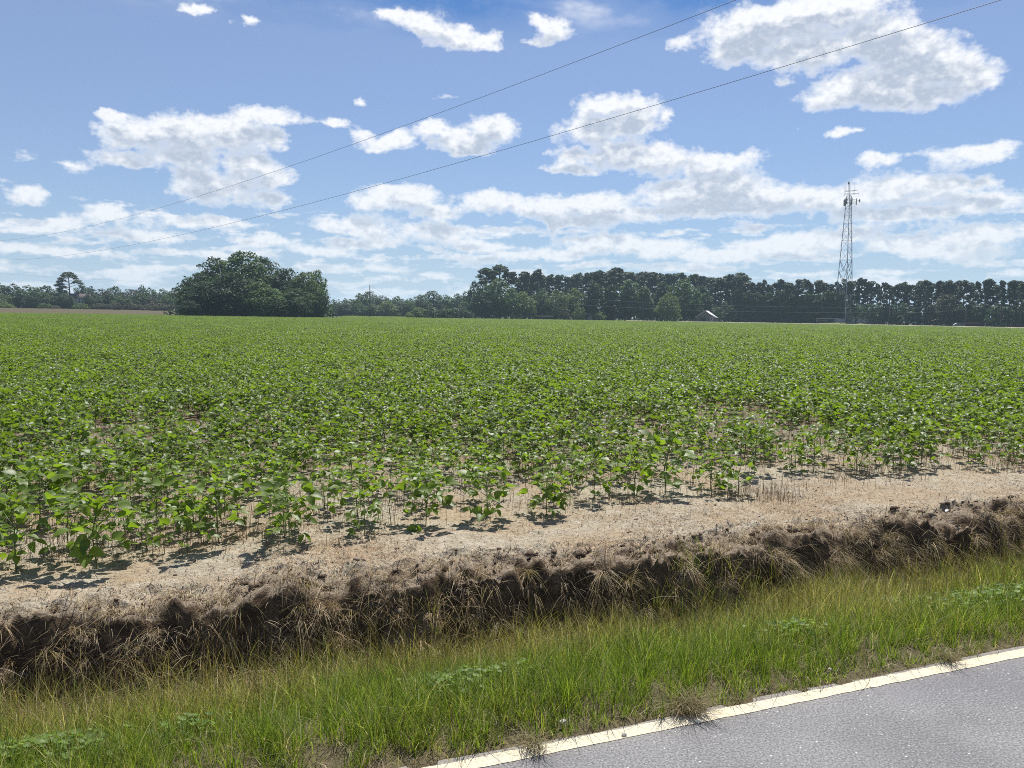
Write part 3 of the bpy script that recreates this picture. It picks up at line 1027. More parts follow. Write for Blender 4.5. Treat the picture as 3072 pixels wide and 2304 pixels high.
SPOT_LABEL = ['soybean plant at the lower left corner of the crop, nearest the left frame edge', None,
              'bushy soybean plant with a dark shadow at the left end of the first row', None,
              'lone soybean plant on bare ground with a dark shadow beside it', None,
              'soybean plant standing in front of the row above the dead grass', None,
              'thin soybean plant with a few leaves in front of its row', 'upright soybean plant at the edge of the pale sand strip',
              'small soybean plant standing out farthest onto the sand strip in the middle', None, 'soybean plant at the dark spot of shade near the middle of the crop edge', None,
              'large bushy soybean plant near the middle of the crop edge', None, 'soybean plant beside the open stubble patch right of the middle', None,
              'soybean plant at the right end of the open stubble patch', None, None, 'last soybean plant of the front row at the right frame edge']
GROUP = 'soybean plants in the front rows'
plants = [(x, y, sc, i) for i, ((x, y), (_, _, sc)) in enumerate(zip(sp, SPOT))] + [(x, y, None, None) for x, y in zip(X[near], Y[near])]
r = np.random.default_rng(227)
STEMS = []
for k in range(6):
    st, a, b = stem_mb(0.36, r)
    STEMS.append(st.mesh('soybean_stem', M_SOYSTEM))
FOLIAGE = []
for k in range(8):
    mb = MB()
    for vi, loc, ro, s in plant_plan(r, 0.36, int(r.integers(14, 19))):
        mb.addm(LEAF_MB[vi], rotm(*ro, loc, s))
    FOLIAGE.append(mb)
FOL_ME = [m.mesh('soybean_foliage', M_SOY) for m in FOLIAGE]
dist_p = [math.hypot(p[0], p[1]) for p in plants]
single = set(np.argsort(dist_p)[:130])
for i, (x, y, sc, k) in enumerate(plants):
    h = r.uniform(0.60, 0.96) if sc is None else sc * 1.12
    lab = (SPOT_LABEL[k] if k is not None and k < len(SPOT_LABEL) else None) or 'leafy green soybean plant in the front rows of the field'
    e = empty('soybean_plant', (x, y, ground_z(x, y) - 0.005), r.uniform(0, 6.28), lab, 'plant', GROUP)
    e.scale = (h,) * 3
    obj('stem', STEMS[i % 6], e)
    if i in single:
        for vi, loc, ro, s in plant_plan(r, 0.36, int(r.integers(13, 17)) if sc is None else 21):
            obj('leaf', LEAF_ME[vi], e, loc, ro, s)
    else:
        tag(obj('foliage', FOL_ME[i % 8], e), kind='stuff')


# the rest of the crop: one object, its plants placed by geometry nodes
def scatter(name, pts, rot, scl, idx, meshes, label, cat):
    me = bpy.data.meshes.new(name)
    me.vertices.add(len(pts))
    me.vertices.foreach_set('co', np.asarray(pts, np.float32).ravel())
    a = me.attributes.new('rot', 'FLOAT_VECTOR', 'POINT'); a.data.foreach_set('vector', np.asarray(rot, np.float32).ravel())
    a = me.attributes.new('scl', 'FLOAT', 'POINT'); a.data.foreach_set('value', np.asarray(scl, np.float32))
    a = me.attributes.new('idx', 'INT', 'POINT'); a.data.foreach_set('value', np.asarray(idx, np.int32))
    o = obj(name, me)
    ng = bpy.data.node_groups.new(name, 'GeometryNodeTree')
    ng.interface.new_socket('Geometry', in_out='INPUT', socket_type='NodeSocketGeometry')
    ng.interface.new_socket('Geometry', in_out='OUTPUT', socket_type='NodeSocketGeometry')
    N = NT(ng)
    gi, go = N.n('NodeGroupInput'), N.n('NodeGroupOutput')

    def named(nm, dt):
        q = N.n('GeometryNodeInputNamedAttribute', data_type=dt)
        q.inputs['Name'].default_value = nm
        return q.outputs['Attribute']
    m2p = N.n('GeometryNodeMeshToPoints')
    N.link(gi.outputs[0], m2p.inputs['Mesh'])
    g2i = N.n('GeometryNodeGeometryToInstance')
    for k in range(len(meshes) - 1, -1, -1):               # multi-input links stack up: last one linked comes first
        oi = N.n('GeometryNodeObjectInfo')
        src = bpy.data.objects.new(name + '_source', meshes[k])
        oi.inputs['Object'].default_value = src
        N.link(oi.outputs['Geometry'], g2i.inputs[0])
    iop = N.n('GeometryNodeInstanceOnPoints')
    N.link(m2p.outputs[0], iop.inputs['Points'])
    N.link(g2i.outputs[0], iop.inputs['Instance'])
    iop.inputs['Pick Instance'].default_value = True
    N.link(named('idx', 'INT'), iop.inputs['Instance Index'])
    e2r = N.n('FunctionNodeEulerToRotation')
    N.link(named('rot', 'FLOAT_VECTOR'), e2r.inputs[0])
    N.link(e2r.outputs[0], iop.inputs['Rotation'])
    N.link(named('scl', 'FLOAT'), iop.inputs['Scale'])
    N.link(iop.outputs[0], go.inputs[0])
    md = o.modifiers.new('scatter', 'NODES')
    md.node_group = ng
    return tag(o, label, cat, kind='stuff')


WHOLE = []
for k in range(8):
    st, a, b = stem_mb(0.36, r)
    mb = MB()
    mb.addm(FOLIAGE[k], np.eye(4)).addm(st, np.eye(4))
    WHOLE.append(mb.mesh('soybean_whole', M_SOY))
# far off, square patches of the same stand with simpler leaflets
PATCH, PS = [], 1.5
for k in range(5):
    mb = MB()
    for q in range(30):
        px, py, sc = r.uniform(-PS / 2, PS / 2), r.uniform(-PS / 2, PS / 2), r.uniform(0.85, 1.22)
        B = rotm(0, 0, r.uniform(0, 6.28), (px, py, 0), sc)
        for vi, loc, ro, s in plant_plan(r, 0.36, 8):
            if loc[2] < 0.14:
                continue
            mb.addm(LEAF_LOW[vi], B @ rotm(*ro, loc, s * 1.1))
    PATCH.append(mb.mesh('soybean_patch', M_SOY))
rest = ~near
xs, ys = X[rest], Y[rest]
n1 = len(xs)
fx, fy, _, _, fr = stand(45.0, 345.0, 1.28, r)
n2 = len(fx)
ax_, ay_ = np.concatenate([xs, fx]), np.concatenate([ys, fy])
pts = np.stack([ax_, ay_, height(ax_, ay_) - 0.005], -1)
rots = np.stack([r.normal(0, 0.06, n1 + n2), r.normal(0, 0.06, n1 + n2), r.uniform(0, 6.28, n1 + n2)], -1)
rots[n1:, :2] *= 0.15
scl = np.concatenate([r.uniform(0.66, 1.02, n1), r.uniform(0.82, 0.98, n2)])
scl *= 0.9 + 0.22 * fbm(ax_ * 0.25, ay_ * 0.25, 151, 2)
idx = np.concatenate([r.integers(0, 8, n1), 8 + r.integers(0, 5, n2)])
scatter('soybean_crop', pts, rots, scl, idx, WHOLE + PATCH, 'broad level field of green soybeans reaching back to the trees', 'crop')
print('soy', len(plants), n1, n2)

# ------------------------------------------------------------------ trees
LEAFM = {
    'dark': leaf_material('foliage_dark', (0.034, 0.066, 0.026), (0.06, 0.12, 0.03), 0.25, 0.6, 0.25, vary=0.35),
    'mid': leaf_material('foliage_mid', (0.054, 0.096, 0.030), (0.10, 0.18, 0.035), 0.28, 0.6, 0.25, vary=0.35),
    'pale': leaf_material('foliage_pale', (0.098, 0.142, 0.042), (0.17, 0.25, 0.05), 0.30, 0.6, 0.25, vary=0.3),
    'brown': leaf_material('foliage_brown', (0.082, 0.080, 0.048), (0.10, 0.10, 0.04), 0.2, 0.7, 0.2, vary=0.3),
    'pine': leaf_material('foliage_pine', (0.042, 0.068, 0.036), (0.06, 0.10, 0.035), 0.2, 0.6, 0.25, vary=0.35),
}
M_BARK = plain('bark', (0.085, 0.068, 0.055), 0.9, 0.1, nscale=3.0, namt=0.35)
M_PINEBARK = plain('pine_bark', (0.135, 0.095, 0.075), 0.9, 0.1, nscale=2.0, namt=0.35)


def leaf_cloud(mb, r, lobes, n, size, flat=0.0):
    """n small bent leaf sprays spread through the outer part of the lobes"""
    C = np.array([l[0] for l in lobes], float)
    Rr = np.array([l[1] for l in lobes], float)
    wt = (Rr[:, 0] * Rr[:, 1] + Rr[:, 1] * Rr[:, 2] + Rr[:, 0] * Rr[:, 2])
    k = r.choice(len(lobes), n, p=wt / wt.sum())
    d = r.normal(0, 1, (n, 3)); d /= np.linalg.norm(d, axis=1)[:, None]
    d[:, 2] = np.where((d[:, 2] < -0.25) & (r.random(n) < 0.6), -d[:, 2], d[:, 2])
    rad = 1.0 - 0.42 * r.random(n) ** 1.6 + 0.08 * r.normal(0, 1, n)
    p = C[k] + d * Rr[k] * rad[:, None]
    nn = d * 0.8 + r.normal(0, 0.6, (n, 3)) + np.array([0, 0, 0.35 + flat]); nn /= np.linalg.norm(nn, axis=1)[:, None]
    a = np.cross(nn, r.normal(0, 1, (n, 3))); a /= np.linalg.norm(a, axis=1)[:, None] + 1e-9
    b = np.cross(nn, a)
    s = size * r.uniform(0.5, 1.35, n)[:, None]
    V = np.stack([p + a * s * r.uniform(.7, 1.1, (n, 1)), p + b * s * r.uniform(.3, .65, (n, 1)) - nn * s * 0.25,
                  p - a * s * r.uniform(.7, 1.1, (n, 1)), p - b * s * r.uniform(.3, .65, (n, 1)) - nn * s * 0.25], 1).reshape(-1, 3)
    i = (np.arange(n) * 4)[:, None]
    mb.add(V, [np.concatenate([i + np.array([0, 1, 2]), i + np.array([0, 2, 3])])])


def oak(r, h, w, base, n, size, nl=18, shape=1.0):
    """broadleaf tree: trunk with limbs, crown of uneven lobes; base = height where leaves begin (fraction)"""
    lobes, limbs = [], []
    ch = h * (1 - base)
    for i in range(nl):
        t = (i + r.random()) / nl
        z = h * base + ch * (0.08 + 0.84 * t)
        prof = math.sin(math.pi * min(1, (0.20 + 0.80 * t) ** shape)) ** 0.6 if t > 0.25 else 0.85
        a = i * 2.4 + r.normal(0, 0.5)
        rr = w * 0.5 * prof * r.uniform(0.45, 0.85)
        s = w * r.uniform(0.13, 0.22) * (1.1 - 0.35 * t)
        lobes.append(((rr * math.cos(a), rr * math.sin(a), z), (s, s, s * r.uniform(0.65, 0.95))))
        if i % 2 == 0:
            limbs.append((rr * math.cos(a), rr * math.sin(a), z))
    lobes.append(((0, 0, h * base + ch * 0.45), (w * 0.36, w * 0.36, ch * 0.40)))
    for q in range(5):
        a = r.uniform(0, 6.28)
        lobes.append(((w * .24 * math.cos(a), w * .24 * math.sin(a), h * base + ch * r.uniform(0.1, .5)), (w * .24, w * .24, ch * .2)))
    mb = MB()
    leaf_cloud(mb, r, lobes, n, size)
    tb = MB()
    tr = 0.022 * h + 0.05
    tb.tube([(0, 0, -0.2), (0.02 * h * r.normal(), 0, h * 0.25), (0.03 * h * r.normal(), 0.02 * h * r.normal(), h * 0.8)], [tr * 1.25, tr * .9, tr * 0.3], 7)
    for l in limbs:
        z0 = max(h * 0.12, l[2] * r.uniform(0.45, 0.65))
        tb.tube([(0, 0, z0), (l[0] * .5, l[1] * .5, z0 + (l[2] - z0) * .6), l], [tr * .4, tr * .28, tr * .1], 4)
    return tb, mb


def pine(r, h, w, base, n, size, lean=0.0):
    lobes = []
    tb = MB()
    tr = 0.011 * h + 0.03
    bend = r.normal(0, 0.012, 2) * h
    tb.tube([(0, 0, -0.2), (bend[0] * .3, bend[1] * .3, h * .4), (bend[0], bend[1], h * .93)], [tr * 1.25, tr, tr * 0.35], 6)
    nl = 21
    for i in range(nl):
        t = i / (nl - 1)
        z = h * (base + (0.97 - base) * t ** 0.85)
        prof = (0.62 + 0.62 * t - 0.95 * t ** 2.4)
        a = i * 2.4 + r.normal(0, 0.6)
        rr = w * 0.5 * prof * r.uniform(0.35, 1.0)
        s = w * r.uniform(0.09, 0.17) * (0.75 + 0.4 * t)
        c = (bend[0] * z / h + rr * math.cos(a), bend[1] * z / h + rr * math.sin(a), z)
        lobes.append((c, (s * 1.1, s * 1.1, s * r.uniform(0.6, 1.05))))
        tb.tube([(bend[0] * z / h, bend[1] * z / h, z - 0.25 * rr), c], [tr * .28, tr * .1], 4)
    for q in range(3):
        a = r.uniform(0, 6.28)
        lobes.append(((bend[0] + w * .12 * math.cos(a), bend[1] + w * .12 * math.sin(a), h * r.uniform(.93, 1.0)), (w * .12, w * .12, h * .035)))
    # dead stubs below the crown
    for i in range(4):
        z = h * base * r.uniform(0.55, 0.98); a = r.uniform(0, 6.28); L = w * r.uniform(.12, .3)
        tb.tube([(0, 0, z), (L * math.cos(a), L * math.sin(a), z + 0.1)], [tr * .2, tr * .06], 3)
    mb = MB()
    leaf_cloud(mb, r, lobes, n, size, flat=0.2)
    return tb, mb


rt = np.random.default_rng(303)
KINDS = {}


def kind(name, tb_mb, bark):
    KINDS.setdefault(name, []).append((tb_mb[0].mesh('trunk', bark, True), tb_mb[1], {}))


for q in range(5):
    kind('clump_oak', oak(rt, 10, 8.5, 0.0, 6500, 0.24, 24, rt.uniform(.8, 1.1)), M_BARK)
for q in range(5):
    kind('oak', oak(rt, 10, 9.0, 0.0, 3000, 0.36, 18, rt.uniform(.8, 1.2)), M_BARK)
for q in range(4):
    kind('tall', oak(rt, 10, 5.5, 0.0, 2800, 0.32, 20, rt.uniform(.8, 1.2)), M_BARK)
for q in range(6):
    kind('pine', pine(rt, 18, rt.uniform(5.0, 6.4), rt.uniform(0.30, 0.52), 1500, 0.42), M_PINEBARK)
for q in range(4):
    kind('shrub', oak(rt, 3, 3.8, 0.0, 750, 0.20, 12), M_BARK)
BASEH = {'clump_oak': (10, 8.5), 'oak': (10, 9.0), 'tall': (10, 5.5), 'pine': (18, 5.6), 'shrub': (3, 3.8)}
OBJNAME = {'clump_oak': 'oak_tree', 'oak': 'broadleaf_tree', 'tall': 'broadleaf_tree', 'pine': 'pine_tree', 'shrub': 'shrub'}
TREES = 0


def plant_tree(kd, mat, u, top, hw, dist, label, group=None, cat=None, var=None, depth=0.0):
    """a tree seen in column u with its top at row top and half-width hw (photograph pixels), dist metres off"""
    global TREES
    p = at(u, dist)
    h = rise(u, top, dist, p[2])
    wdt = 2 * hw * dist / F_PX * {'pine': 1.12, 'oak': 1.12, 'tall': 1.12, 'clump_oak': 1.0, 'shrub': 1.1}[kd]
    var = TREES if var is None else var
    TREES += 1
    tm, cm, made = KINDS[kd][var % len(KINDS[kd])]
    if mat not in made:
        made[mat] = cm.mesh('crown', LEAFM[mat])
    bh, bw = BASEH[kd]
    e = empty(OBJNAME[kd], p, rt.uniform(0, 6.28), label, cat or ('shrub' if kd == 'shrub' else 'tree'), group)
    e.scale = (wdt / bw, wdt / bw, h / bh)
    obj('trunk' if kd != 'shrub' else 'stem', tm, e)
    obj('crown', made[mat], e)
    return e


# the dense clump standing in the left half of the field
CLUMP = 'trees of the dense clump in the field'
for (u, top, hw, d, mat, lab) in [
    (725, 748, 98, 199, 'mid', 'tallest tree of the dense clump, its top against the sky'),
    (648, 768, 82, 203, 'dark', 'dark rounded tree on the left shoulder of the clump, next to the tallest one'),
    (795, 768, 76, 204, 'dark', 'tree just right of the tallest one in the clump'),
    (855, 800, 70, 200, 'dark', 'tree on the sloping right shoulder of the clump, above the notch'),
    (598, 812, 62, 197, 'dark', 'tree on the sloping left side of the clump'),
    (912, 812, 60, 198, 'pale', 'paler yellow green tree right of the notch in the clump'),
    (950, 806, 44, 204, 'mid', 'tree at the right end of the clump behind the paler one'),
    (955, 868, 38, 192, 'dark', 'low drooping tree at the right foot of the clump'),
    (563, 858, 46, 194, 'mid', 'low tree at the left foot of the clump'),
    (622, 838, 74, 190, 'dark', 'bushy dark tree at the left front of the clump'),
    (700, 812, 80, 190, 'dark', 'large dark tree in the front middle of the clump'),
    (776, 842, 62, 188, 'mid', 'mid green tree in the front of the clump, below its right shoulder'),
    (812, 862, 72, 185, 'mid', 'low spreading tree with lit leaves at the front of the clump'),
    (890, 862, 66, 186, 'dark', 'low dark tree at the right front of the clump, under the paler one'),
    (570, 898, 40, 186, 'dark', 'short bushy tree at the extreme left end of the clump'),
]:
    plant_tree('clump_oak', mat, u, top, hw, d, lab, CLUMP)

# the far line on the left, beyond the brown field
LG = 'trees of the far line beyond the brown field'
LL = 'hazy dark broadleaf tree in the far line beyond the brown field'
for (u, top, hw, mat) in [(-60, 852, 42, 'dark'), (-8, 848, 40, 'dark'), (42, 850, 38, 'dark'), (92, 858, 40, 'mid'), (140, 856, 36, 'dark'), (186, 868, 36, 'mid'), (248, 852, 24, 'dark'), (276, 858, 22, 'dark'),
                          (312, 868, 38, 'brown'), (346, 858, 30, 'mid'), (392, 866, 36, 'brown'), (428, 856, 20, 'dark'), (452, 862, 24, 'mid'), (492, 868, 30, 'mid'), (530, 862, 32, 'dark'), (566, 856, 30, 'mid')]:
    plant_tree('oak', mat, u, top, hw, 352 + rt.uniform(-8, 8), LL, LG)
for (u, top, hw, mat) in [(-40, 884, 42, 'mid'), (14, 882, 24, 'pale'), (70, 872, 36, 'dark'), (110, 876, 32, 'dark'), (155, 884, 24, 'mid'), (190, 880, 26, 'dark'), (288, 884, 30, 'dark'), (330, 880, 32, 'dark'),
                          (378, 886, 34, 'mid'), (418, 878, 30, 'mid'), (455, 892, 30, 'brown'), (502, 884, 28, 'mid'), (540, 890, 30, 'mid')]:
    plant_tree('oak', mat, u, top, hw, 332 + rt.uniform(-6, 6), 'lower tree in front of the far line beyond the brown field', 'lower trees in front of the far line')
SG = 'shrubs along the far edge of the brown field'
for (u, top, hw, mat) in [(16, 908, 26, 'pale'), (140, 910, 20, 'mid'), (165, 915, 16, 'brown'), (300, 908, 26, 'brown'), (345, 906, 26, 'brown'), (395, 905, 26, 'brown'), (440, 912, 24, 'brown'), (482, 908, 26, 'brown'), (522, 910, 22, 'brown'), (560, 915, 20, 'brown')]:
    plant_tree('shrub', mat, u, top, hw, 322, 'brownish shrub along the far edge of the brown field' if mat == 'brown' else 'green shrub along the far edge of the brown field', SG)
plant_tree('shrub', 'pale', 242, 908, 20, 320, 'pale green shrub in front of the grey house')
plant_tree('oak', 'dark', 268, 880, 15, 330, 'dark narrow tree covering the right end of the grey house')
plant_tree('oak', 'dark', 214, 888, 14, 330, 'dark low tree under the lone tall pine')

# the far gap between clump and grove
GG, GL = 'trees across the gap right of the clump', 'hazy tree in the far line between the clump and the grove'
for (u, top, hw, mat) in [(1010, 905, 30, 'dark'), (1048, 898, 28, 'mid'), (1085, 880, 28, 'mid'), (1112, 872, 26, 'mid'), (1150, 888, 28, 'dark'), (1192, 888, 28, 'mid'), (1228, 896, 26, 'dark'), (1264, 884, 26, 'mid'), (1302, 870, 34, 'dark'), (1340, 886, 26, 'mid'), (1372, 880, 28, 'mid'), (1400, 876, 24, 'dark')]:
    plant_tree('oak', mat, u, top, hw * 1.35, 372 + rt.uniform(-8, 8), GL, GG)
for (u, top, hw, mat) in [(1002, 918, 24, 'dark'), (1040, 915, 24, 'dark'), (1078, 916, 24, 'mid'), (1160, 905, 26, 'pale'), (1118, 918, 26, 'mid'), (1196, 912, 24, 'dark'), (1226, 908, 24, 'mid')]:
    plant_tree('oak', mat, u, top - 6, hw * 1.3, 350 + rt.uniform(-5, 5), 'lower tree at the foot of the far line between clump and grove', 'lower trees of the far line by the grove')
plant_tree('oak', 'pale', 1256, 922, 32, 262, 'rounded light green small tree at the end of the hedge')
plant_tree('shrub', 'pale', 1228, 936, 16, 258, 'low yellow green shrub at the left end of the hedge')
for (u, top, hw, lab) in [(1300, 920, 32, 'dark shrub of the hedge next to the rounded light green tree'), (1342, 916, 32, 'dark shrub in the middle of the hedge'), (1384, 918, 30, 'dark shrub of the hedge beside the tall grove'), (1408, 930, 20, 'green shrub between hedge and grove')]:
    plant_tree('shrub', 'dark', u, top, hw, 262, lab, 'shrubs of the dark hedge')

# the grove round the farmhouse
GROVE = 'trees of the grove round the farmhouse'
for (kd, u, top, hw, d, mat, lab) in [
    ('pine', 1458, 806, 38, 306, 'dark', 'tall pine with a broken crown at the left end of the grove'),
    ('pine', 1498, 798, 40, 310, 'pine', 'highest pine at the left end of the grove'),
    ('oak', 1425, 842, 30, 300, 'dark', 'dark tree at the very left edge of the grove, over the hedge'),
    ('oak', 1500, 832, 62, 292, 'mid', 'large round tree in front of the highest pines'),
    ('oak', 1446, 862, 40, 288, 'dark', 'dark bushy tree at the left foot of the grove'),
    ('pine', 1536, 818, 26, 314, 'pine', 'pine right of the highest pine, half behind the large round tree'),
    ('pine', 1572, 816, 26, 318, 'pine', 'slim pine left of the twin pines of the grove'),
    ('pine', 1612, 812, 28, 318, 'pine', 'pine with a rounded crown above the pale trees of the grove'),
    ('oak', 1572, 872, 42, 290, 'pale', 'pale green tree left of the farmhouse'),
    ('oak', 1625, 868, 40, 296, 'mid', 'green tree standing over the farmhouse roof'),
    ('oak', 1672, 868, 40, 292, 'pale', 'pale green tree right of the farmhouse'),
    ('oak', 1725, 866, 40, 294, 'pale', 'pale tree beside the tall dark tree in the grove'),
    ('tall', 1782, 838, 36, 290, 'dark', 'tall narrow dark tree in the middle of the grove'),
    ('pine', 1790, 815, 34, 312, 'pine', 'pine with a domed crown behind the narrow dark tree'),
    ('pine', 1842, 803, 44, 308, 'pine', 'broad domed pine rising highest in the middle of the grove'),
    ('tall', 1838, 850, 34, 292, 'dark', 'dark tree right below the broad domed pine'),
    ('tall', 1886, 834, 38, 296, 'mid', 'mid green tall tree right of the broad domed pine'),
    ('tall', 1930, 850, 30, 294, 'mid', 'tall tree left of the big oak beside the barn'),
    ('oak', 2055, 834, 60, 297, 'mid', 'big spreading oak with light leaves left of the barn'),
    ('oak', 2002, 880, 36, 280, 'pale', 'low light green tree at the left foot of the big oak'),
    ('tall', 1985, 840, 36, 300, 'dark', 'dark tall tree behind the big oak'),
    ('tall', 2105, 850, 34, 302, 'dark', 'dark tree behind the barn roof'),
]:
    plant_tree(kd, mat, u, top, hw, d, lab, GROVE)
for (u, top, hw, mat, lab) in [(1692, 915, 22, 'brown', 'small brownish tree right of the farmhouse'), (1795, 932, 20, 'pale', 'light green bush under the narrow dark tree'), (1738, 918, 22, 'pale', 'light green bush in the shade left of the narrow dark tree')]:
    plant_tree('shrub', mat, u, top, hw, 284, lab)
BG = 'pines standing behind the grove'
u = 1560.0
while u < 2240:
    plant_tree('pine', 'pine', u, (820 if u < 1990 else 828) + rt.uniform(-8, 9) + (10 if u < 1750 else 0), rt.uniform(20, 28), 335 + rt.uniform(-9, 12), 'dark pine in the band of pines behind the grove', BG)
    u += rt.uniform(12, 19)

# the open row of pines on the right
PG, PL = 'pines of the open row behind the tower', 'tall slender pine in the open row behind the lattice tower'
u = 2205.0
i = 0
while u < 3130:
    top = np.interp(u, [2200, 2240, 2260, 2500, 2620, 2700, 3072], [838, 842, 848, 848, 845, 852, 848]) + rt.uniform(-9, 9)
    dd = np.interp(u, [2200, 3072], [326, 288])
    plant_tree('pine', 'pine', u, top, rt.uniform(14, 22), dd + rt.uniform(-7, 9), PL, PG)
    if i % 2 == 0:
        plant_tree('pine', 'pine', u + rt.uniform(4, 14), top + rt.uniform(4, 20), rt.uniform(13, 19), dd + 18 + rt.uniform(-4, 4), PL, PG)
    if u < 2520:
        plant_tree('tall', 'dark', u + 6, 872 + rt.uniform(-8, 12), rt.uniform(16, 24), dd - 9, 'dark understorey tree among the trunks left of the tower', 'understorey trees left of the tower')
    u += rt.uniform(14, 22)
    i += 1
for (u, top, hw, mat, lab) in [(2450, 938, 26, 'mid', 'green shrub left of the tower compound'), (2478, 944, 18, 'mid', 'small shrub touching the left end of the tower fence'), (2618, 936, 20, 'mid', 'conical green shrub right of the tower'), (2505, 905, 26, 'brown', 'brownish bush left behind the tower leg'), (2840, 880, 44, 'brown', 'brown leaved tree among the pines near the right edge')]:
    plant_tree('shrub' if top > 900 else 'oak', mat, u, top, hw, float(np.interp(u, [2400, 3072], [312, 282])), lab)


def undergrowth():
    """shady thickets below the trees, one mass"""
    r = np.random.default_rng(331)
    lobes_all = []
    def band(us, dist0, dist1, v0, v1, step, depth):
        u = us[0]
        while u < us[1]:
            t = (u - us[0]) / (us[1] - us[0])
            d = dist0 + (dist1 - dist0) * t + r.uniform(0, depth)
            p = at(u, d)
            top = v0 + (v1 - v0) * t
            h = max(0.8, rise(u, top + r.uniform(-5, 8), d, p[2]))
            w_ = r.uniform(1.2, 2.2)
            for z in np.arange(0.25, 1.0, 0.26):
                lobes_all.append(((p[0] + r.normal(0, .8), p[1] + r.normal(0, .8), p[2] + h * z), (w_, w_, h * 0.24)))
            u += step
    band((-120, 570), 335, 335, 912, 916, 9, 20)
    band((985, 1235), 362, 362, 925, 925, 9, 14)
    band((1410, 2260), 300, 312, 925, 918, 8, 20)
    band((1440, 2230), 330, 338, 872, 880, 7, 14)
    band((2200, 2540), 320, 318, 888, 900, 7, 10)
    band((1000, 1410), 392, 392, 900, 896, 9, 16)
    band((2150, 3140), 318, 280, 908, 914, 6, 16)
    band((2150, 3140), 324, 286, 922, 928, 7, 10)
    band((540, 985), 196, 196, 915, 915, 10, 8)
    mb = MB()
    leaf_cloud(mb, r, lobes_all, 110000, 0.46)
    return mb


tag(obj('undergrowth', undergrowth().mesh('undergrowth', LEAFM['dark'])), 'dark thicket growing under the far trees', 'undergrowth', kind='stuff')


# the lone tall pine on the left, with its domed top and arms of needles
def lone_pine():
    d = 340.0
    p = at(211, d)
    h = rise(211, 815, d, p[2])
    e = empty('pine_tree', p, 0, 'lone tall pine with a domed top and open arms, left of the clump', 'tree')
    r = np.random.default_rng(341)
    tb = MB().tube([(0, 0, -.3), (0.1, 0, h * .5), (-.2, 0, h * .96)], [.32, .24, .1], 6)
    px = d / F_PX
    # offsets across the view and heights read from its outline
    vx = np.array([math.cos(math.radians(30)), math.sin(math.radians(30)), 0])
    lobes = []
    for (ox, top, sx, sz) in [(-1, 822, 14, 6), (-10, 830, 9, 6), (9, 829, 10, 6), (-18, 838, 8, 4.5), (16, 836, 7, 3.5), (-22, 846, 8, 3.5), (-12, 842, 7, 3), (20, 843, 10, 3), (27, 849, 8, 2.5), (14, 847, 8, 2.6), (-20, 854, 11, 4), (-28, 857, 8, 3), (-14, 862, 10, 3.5), (-22, 868, 9, 4), (-16, 876, 11, 5), (-20, 886, 12, 6), (-10, 896, 13, 7), (8, 892, 9, 6), (-6, 908, 14, 7), (-12, 922, 16, 8)]:
        z = rise(211, top, d, p[2])
        c = vx * ox * px + np.array([0, 0, z]) + np.array([-vx[1], vx[0], 0]) * r.normal(0, 1.0)
        lobes.append((c, (sx * px, sx * px, sz * px)))
        tb.tube([(0, 0, z - abs(ox) * px * 0.4), c], [.09, .04], 4)
    mb = MB()
    leaf_cloud(mb, r, lobes, 3800, 0.36, flat=.3)
    obj('trunk', tb.mesh('trunk', M_PINEBARK, True), e)
    obj('crown', mb.mesh('crown', LEAFM['pine']), e)


lone_pine()

# ------------------------------------------------------------------ brown field, dirt track, grass mound
def polar_sheet(name, u0, u1, nu, near_d, far_d, nd, lift, mat, rag=0.0):
    us = np.linspace(u0, u1, nu)
    V = []
    for u in us:
        r_ = ray(u, 940.0)
        dxy = np.array([r_[0], r_[1]]) / math.hypot(r_[0], r_[1])
        a, b = near_d(u), far_d(u)
        for t in np.linspace(0, 1, nd):
            q = dxy * (a + (b - a) * t)
            V.append([q[0], q[1], 0])
    V = np.array(V)
    V[:, 2] = height(V[:, 0], V[:, 1]) + (np.tile(lift, nu) if hasattr(lift, '__len__') else lift)
    if rag:
        V[:, 2] += rag * fbm(V[:, 0] * 0.7, V[:, 1] * 0.7, 401, 3)
    i = np.arange(nu * nd).reshape(nu, nd)
    q = np.stack([i[:-1, :-1], i[1:, :-1], i[1:, 1:], i[:-1, 1:]], -1).reshape(-1, 4)
    return tag(obj(name, MB().add(V, [q]).mesh(name, mat)), kind='structure')


M_FALLOW = plain('fallow_soil', (0.088, 0.072, 0.042), 0.95, 0.1, nscale=0.35, namt=0.35)
M_TRACK = plain('track_sand', (0.36, 0.32, 0.245), 0.95, 0.1, nscale=0.4, namt=0.2)
M_MOUND = plain('mown_grass', (0.17, 0.19, 0.075), 0.95, 0.1, nscale=0.8, namt=0.3)
polar_sheet('fallow_field', -420, 545, 60, lambda u: float(field_end(azel(u, 945)[0])) + 2.0, lambda u: 330.0, 30, 0.10, M_FALLOW, 0.25)
polar_sheet('dirt_track', 1880, 3300, 90, lambda u: float(field_end(azel(u, 945)[0])) + 1.6, lambda u: float(field_end(azel(u, 945)[0])) + 9.6, 6, [0.0, 0.36, 0.50, 0.52, 0.50, 0.05], M_TRACK)
d_t = 305.0
pm = at(2530, d_t - 4)
mb = MB()
vr = [[0, 0, 1.15]]
fs = []
for k in range(1, 6):
    for a in range(20):
        an = a * math.pi / 10
        rr = 12.0 * k / 5
        vr.append([rr * math.cos(an), rr * 0.6 * math.sin(an), 1.15 * (1 - (k / 5) ** 2) - 0.05 * (k == 5)])
tri = [[0, 1 + a, 1 + (a + 1) % 20] for a in range(20)]
qd = [[1 + (k - 1) * 20 + a, 1 + k * 20 + a, 1 + k * 20 + (a + 1) % 20, 1 + (k - 1) * 20 + (a + 1) % 20] for k in range(1, 5) for a in range(20)]
mb.add(vr, [tri, qd])
